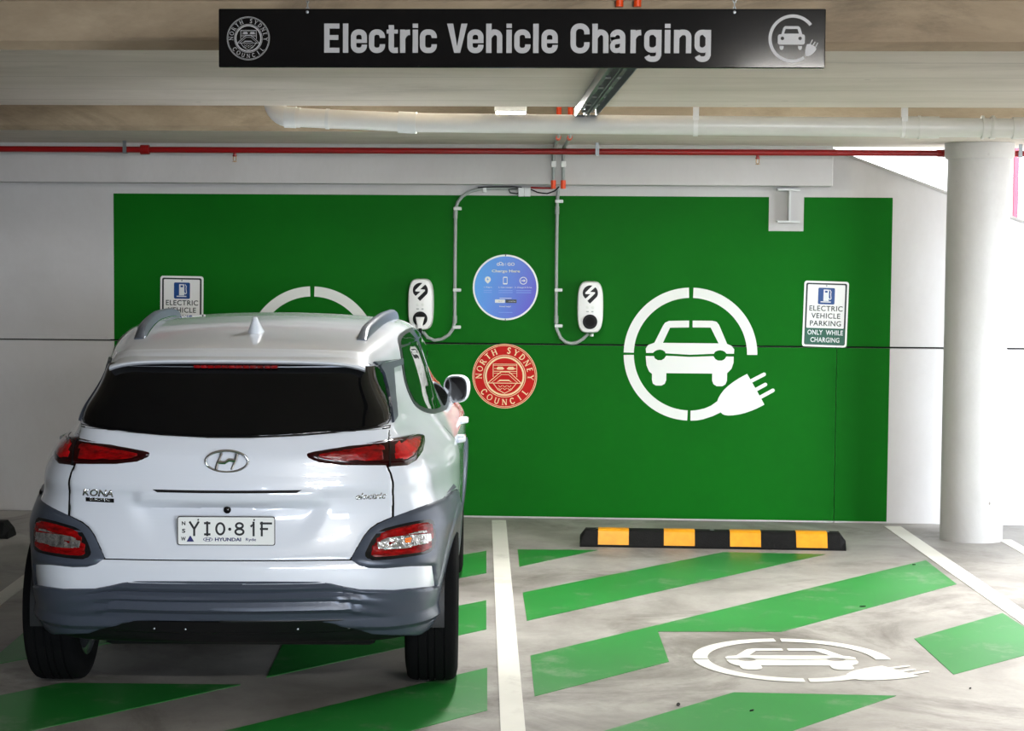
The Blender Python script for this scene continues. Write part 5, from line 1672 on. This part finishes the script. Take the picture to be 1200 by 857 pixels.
# ---- side windows (outline in side view: y forward, z up)
def side_patch(P, sx, off, step=.04, edge=0.0, inner=-.004):
    return patch(densify(P, 2), side_cast(sx), off, step, edge, inner)
dlo = smooth_poly([(.35, 1.398), (.42, 1.43), (.60, 1.447), (.95, 1.455), (1.3, 1.44), (1.60, 1.385), (2.05, 1.12), (2.02, 1.055), (1.2, 1.052), (.66, 1.082), (.33, 1.102), (.12, 1.150), (.15, 1.215), (.28, 1.32)], 2)
g1 = smooth_poly([(.385, 1.397), (.45, 1.420), (.60, 1.434), (.89, 1.441), (.89, 1.092), (.68, 1.096), (.35, 1.120), (.165, 1.160), (.19, 1.22), (.32, 1.33)], 1)
g2 = smooth_poly([(.94, 1.441), (1.30, 1.427), (1.58, 1.372), (1.98, 1.11), (1.94, 1.070), (1.2, 1.068), (.94, 1.084)], 1)
for sx in (-1, 1):
    tr = cpart('side_window_surround', side_patch(dlo, sx, .003), 'windowtrim')
    cpart('side_window', side_patch(g1, sx, .0045), 'sideglass', tr)
    cpart('side_window', side_patch(g2, sx, .0045), 'sideglass', tr)
    # door gaps and handles
    for P in ([(.44, 1.07), (.47, .98), (.50, .80), (.46, .62), (.455, .62), (.495, .80), (.465, .98), (.435, 1.07)],
              [(1.32, 1.07), (1.33, .5), (1.325, .5), (1.315, 1.07)], [(2.15, 1.04), (2.18, .5), (2.175, .5), (2.145, 1.04)]):
        cpart('door_gap', side_patch(P, sx, .0008, .05), 'trimgloss')
    for yy in (.62, 1.52):
        h = side_cast(sx)(yy, .965)
        if h:
            m_ = MB().tube([h[0] + Vector((sx * .004, -.09, 0)), h[0] + Vector((sx * .030, -.07, .002)), h[0] + Vector((sx * .032, .07, .002)), h[0] + Vector((sx * .004, .09, 0))], .011, 10)
            m_.build('door_handle', MT['paint'], car, True)
    cpart('sill_cladding', side_patch([(.40, .30), (2.22, .30), (2.22, .40), (1.9, .43), (.7, .43), (.40, .42)], sx, .012, .05, .02), 'cladding')
    # door mirror
    mx, my, mz = sx * .862, 1.86, 1.10
    mr = bpy.data.objects.new('door_mirror', None); COL.objects.link(mr); mr.parent = car; mr.location = (mx, my, mz)
    bm = bmesh.new(); rows = []
    for yy, sc2 in ((-.052, .90), (-.046, .97), (-.02, 1.0), (.03, .96), (.07, .80), (.095, .50), (.10, .2)):
        row = []
        for k in range(36):
            a = 2 * PI * k / 36
            c, q = math.cos(a), math.sin(a)
            x = math.copysign(abs(c) ** .72, c) * .070; z = math.copysign(abs(q) ** .72, q) * .073
            x = x * (1 - .12 * (z < 0) * abs(z) / .073)
            row.append(bm.verts.new((sx * x * sc2, yy, z * sc2)))
        rows.append(row)
    for A, B in zip(rows[:-1], rows[1:]):
        for k in range(36): bm.faces.new((A[k], A[(k + 1) % 36], B[(k + 1) % 36], B[k]))
    bm.faces.new(rows[0]); bm.faces.new(rows[-1])
    m_ = MB(); m_.bm.free(); m_.bm = bm
    m_.build('mirror_cap', MT['paint'], mr, True)
    ol = [(sx * math.copysign(abs(math.cos(a)) ** .72, math.cos(a)) * .061 - sx * .0095, math.copysign(abs(math.sin(a)) ** .72, math.sin(a)) * .068) for a in [2 * PI * k / 36 for k in range(36)]]
    me = shape_mesh([[ol]], .006); me.transform(T(0, -.050, 0)); link('mirror_rim', me, MT['trimgloss'], mr)
    me = shape_mesh([[[(a * .9, b * .9) for a, b in ol]]], .002); me.transform(T(0, -.0555, 0)); link('mirror_glass', me, MT['tint'], mr)
    MB().tube([(-sx * .02, 0, -.055), (-sx * .05, .0, -.075), (-sx * .09, .01, -.065)], [.022, .02, .03], 10).build('mirror_arm', MT['trimgloss'], mr, True)

# ---- windscreen, front lamps and grille (facing the wall)
ws = smooth_poly([(-.62, 1.60), (0, 1.66), (.62, 1.60), (.74, 2.22), (0, 2.34), (-.74, 2.22)], 2)
cpart('windscreen', patch(densify(ws, 2), top_cast, .004, .06), 'tint')
def fcast(th, z):
    d = Vector((math.sin(th), math.cos(th), 0)); h, nrm, i, dist = BVH.ray_cast(Vector((0, 2.4, z)), d)
    if h is None: return None
    if nrm.dot(d) < 0: nrm = -nrm
    return h, nrm, d
for sgn in (-1, 1):
    P = [(sgn * .35, .80), (sgn * .62, .83), (sgn * .66, .80), (sgn * .36, .775)]
    cpart('running_lamp', patch(densify(P, 3), fcast, .006, .04), 'lampclear')
    P = smooth_poly([(sgn * .45, .68), (sgn * .70, .70), (sgn * .70, .55), (sgn * .48, .53)], 1)
    cpart('headlamp', patch(densify(P, 2), fcast, .006, .04), 'lampclear')
cpart('front_grille', patch(densify([(-.42, .36), (.42, .36), (.46, .50), (-.46, .50)], 5), fcast, .006, .04), 'claddark')

WORLD_S = 3.4
WORLD_BACK = 29.0
SUN_E, SUN_A, SUN_S, SUN_ANG = 30, 40, 9.5, 22
EXPO = 0.36
AISLE_FILL = [('unseen fluorescent light added on the aisle ceiling to brighten the car rear', 1.2, 2.4)]

# ================================================================== LIGHT
wd = bpy.data.worlds.new('World'); SC.world = wd; wd.use_nodes = True
bg = wd.node_tree.nodes['Background']
# overcast sky, bluish white, glow added low behind the photographer to light the car rear
nt = wd.node_tree; N = nt.nodes.new; L = nt.links.new
tc = N('ShaderNodeTexCoord'); sp_ = N('ShaderNodeSeparateXYZ'); L(tc.outputs['Generated'], sp_.inputs[0])
r_ = N('ShaderNodeMapRange'); r_.inputs['From Min'].default_value = .82; r_.inputs['From Max'].default_value = .975
r_.inputs['To Min'].default_value = WORLD_S; r_.inputs['To Max'].default_value = WORLD_BACK
r_.interpolation_type = 'SMOOTHSTEP'
dt_ = N('ShaderNodeVectorMath'); dt_.operation = 'DOT_PRODUCT'; L(tc.outputs['Generated'], dt_.inputs[0]); dt_.inputs[1].default_value = (.44, -.89, .08)
L(dt_.outputs['Value'], r_.inputs['Value'])
mx_ = N('ShaderNodeMix'); mx_.data_type = 'RGBA'
r2_ = N('ShaderNodeMapRange'); r2_.inputs['From Min'].default_value = .82; r2_.inputs['From Max'].default_value = .975
L(dt_.outputs['Value'], r2_.inputs['Value']); L(r2_.outputs['Result'], mx_.inputs['Factor'])
mx_.inputs[6].default_value = (.93, .96, 1.0, 1); mx_.inputs[7].default_value = (.80, .89, 1.0, 1)
L(mx_.outputs[2], bg.inputs['Color']); L(r_.outputs['Result'], bg.inputs['Strength'])
def portal(name, loc, normal, sx_, sy_):
    l = bpy.data.lights.new(name, 'AREA'); l.shape = 'RECTANGLE'; l.size = sx_; l.size_y = sy_; l.cycles.is_portal = True
    o = bpy.data.objects.new(name, l); COL.objects.link(o); o.location = loc
    o.rotation_euler = (-Vector(normal)).to_track_quat('Z', 'Y').to_euler(); return o
portal('sky_portal', (XR - .03, (OP0 + OP1) / 2, 1.65), (-1, 0, 0), OP1 - OP0, 1.6)
portal('sky_portal', (2.3, -7.17, 1.65), (0, 1, 0), 4.0, 1.6)
portal('sky_portal', (XR + .02, 10.7, 1.3), (-1, 0, 0), 4.6, 2.7)
def sun(elev, az, strength, ang, col=(1, .97, .93)):
    l = bpy.data.lights.new('sun', 'SUN'); l.energy = strength; l.angle = math.radians(ang); l.color = col
    o = bpy.data.objects.new('sun', l); COL.objects.link(o)
    e, a = math.radians(elev), math.radians(az)
    d = Vector((math.cos(e) * math.cos(a), math.cos(e) * math.sin(a), math.sin(e)))   # towards the sun
    o.rotation_euler = d.to_track_quat('Z', 'Y').to_euler()
    o.location = d * 20
    return o
sun(SUN_E, SUN_A, SUN_S, SUN_ANG)
# unseen fluorescent light added over the aisle as fill for the car rear
for lb, x, y in AISLE_FILL:
    batten(lb, x, y, 2.55, PI / 2, 1.25, 'fluorescent ceiling lights')
v = SC.view_settings
v.view_transform = 'Standard'; v.look = 'None'; v.exposure = EXPO; v.gamma = 1.0; v.use_curve_mapping = False
SC.render.film_transparent = False
cy_ = SC.cycles
cy_.use_denoising = True
cy_.max_bounces = 8; cy_.diffuse_bounces = 5; cy_.glossy_bounces = 4; cy_.sample_clamp_indirect = 8
cy_.caustics_reflective = False; cy_.caustics_refractive = False
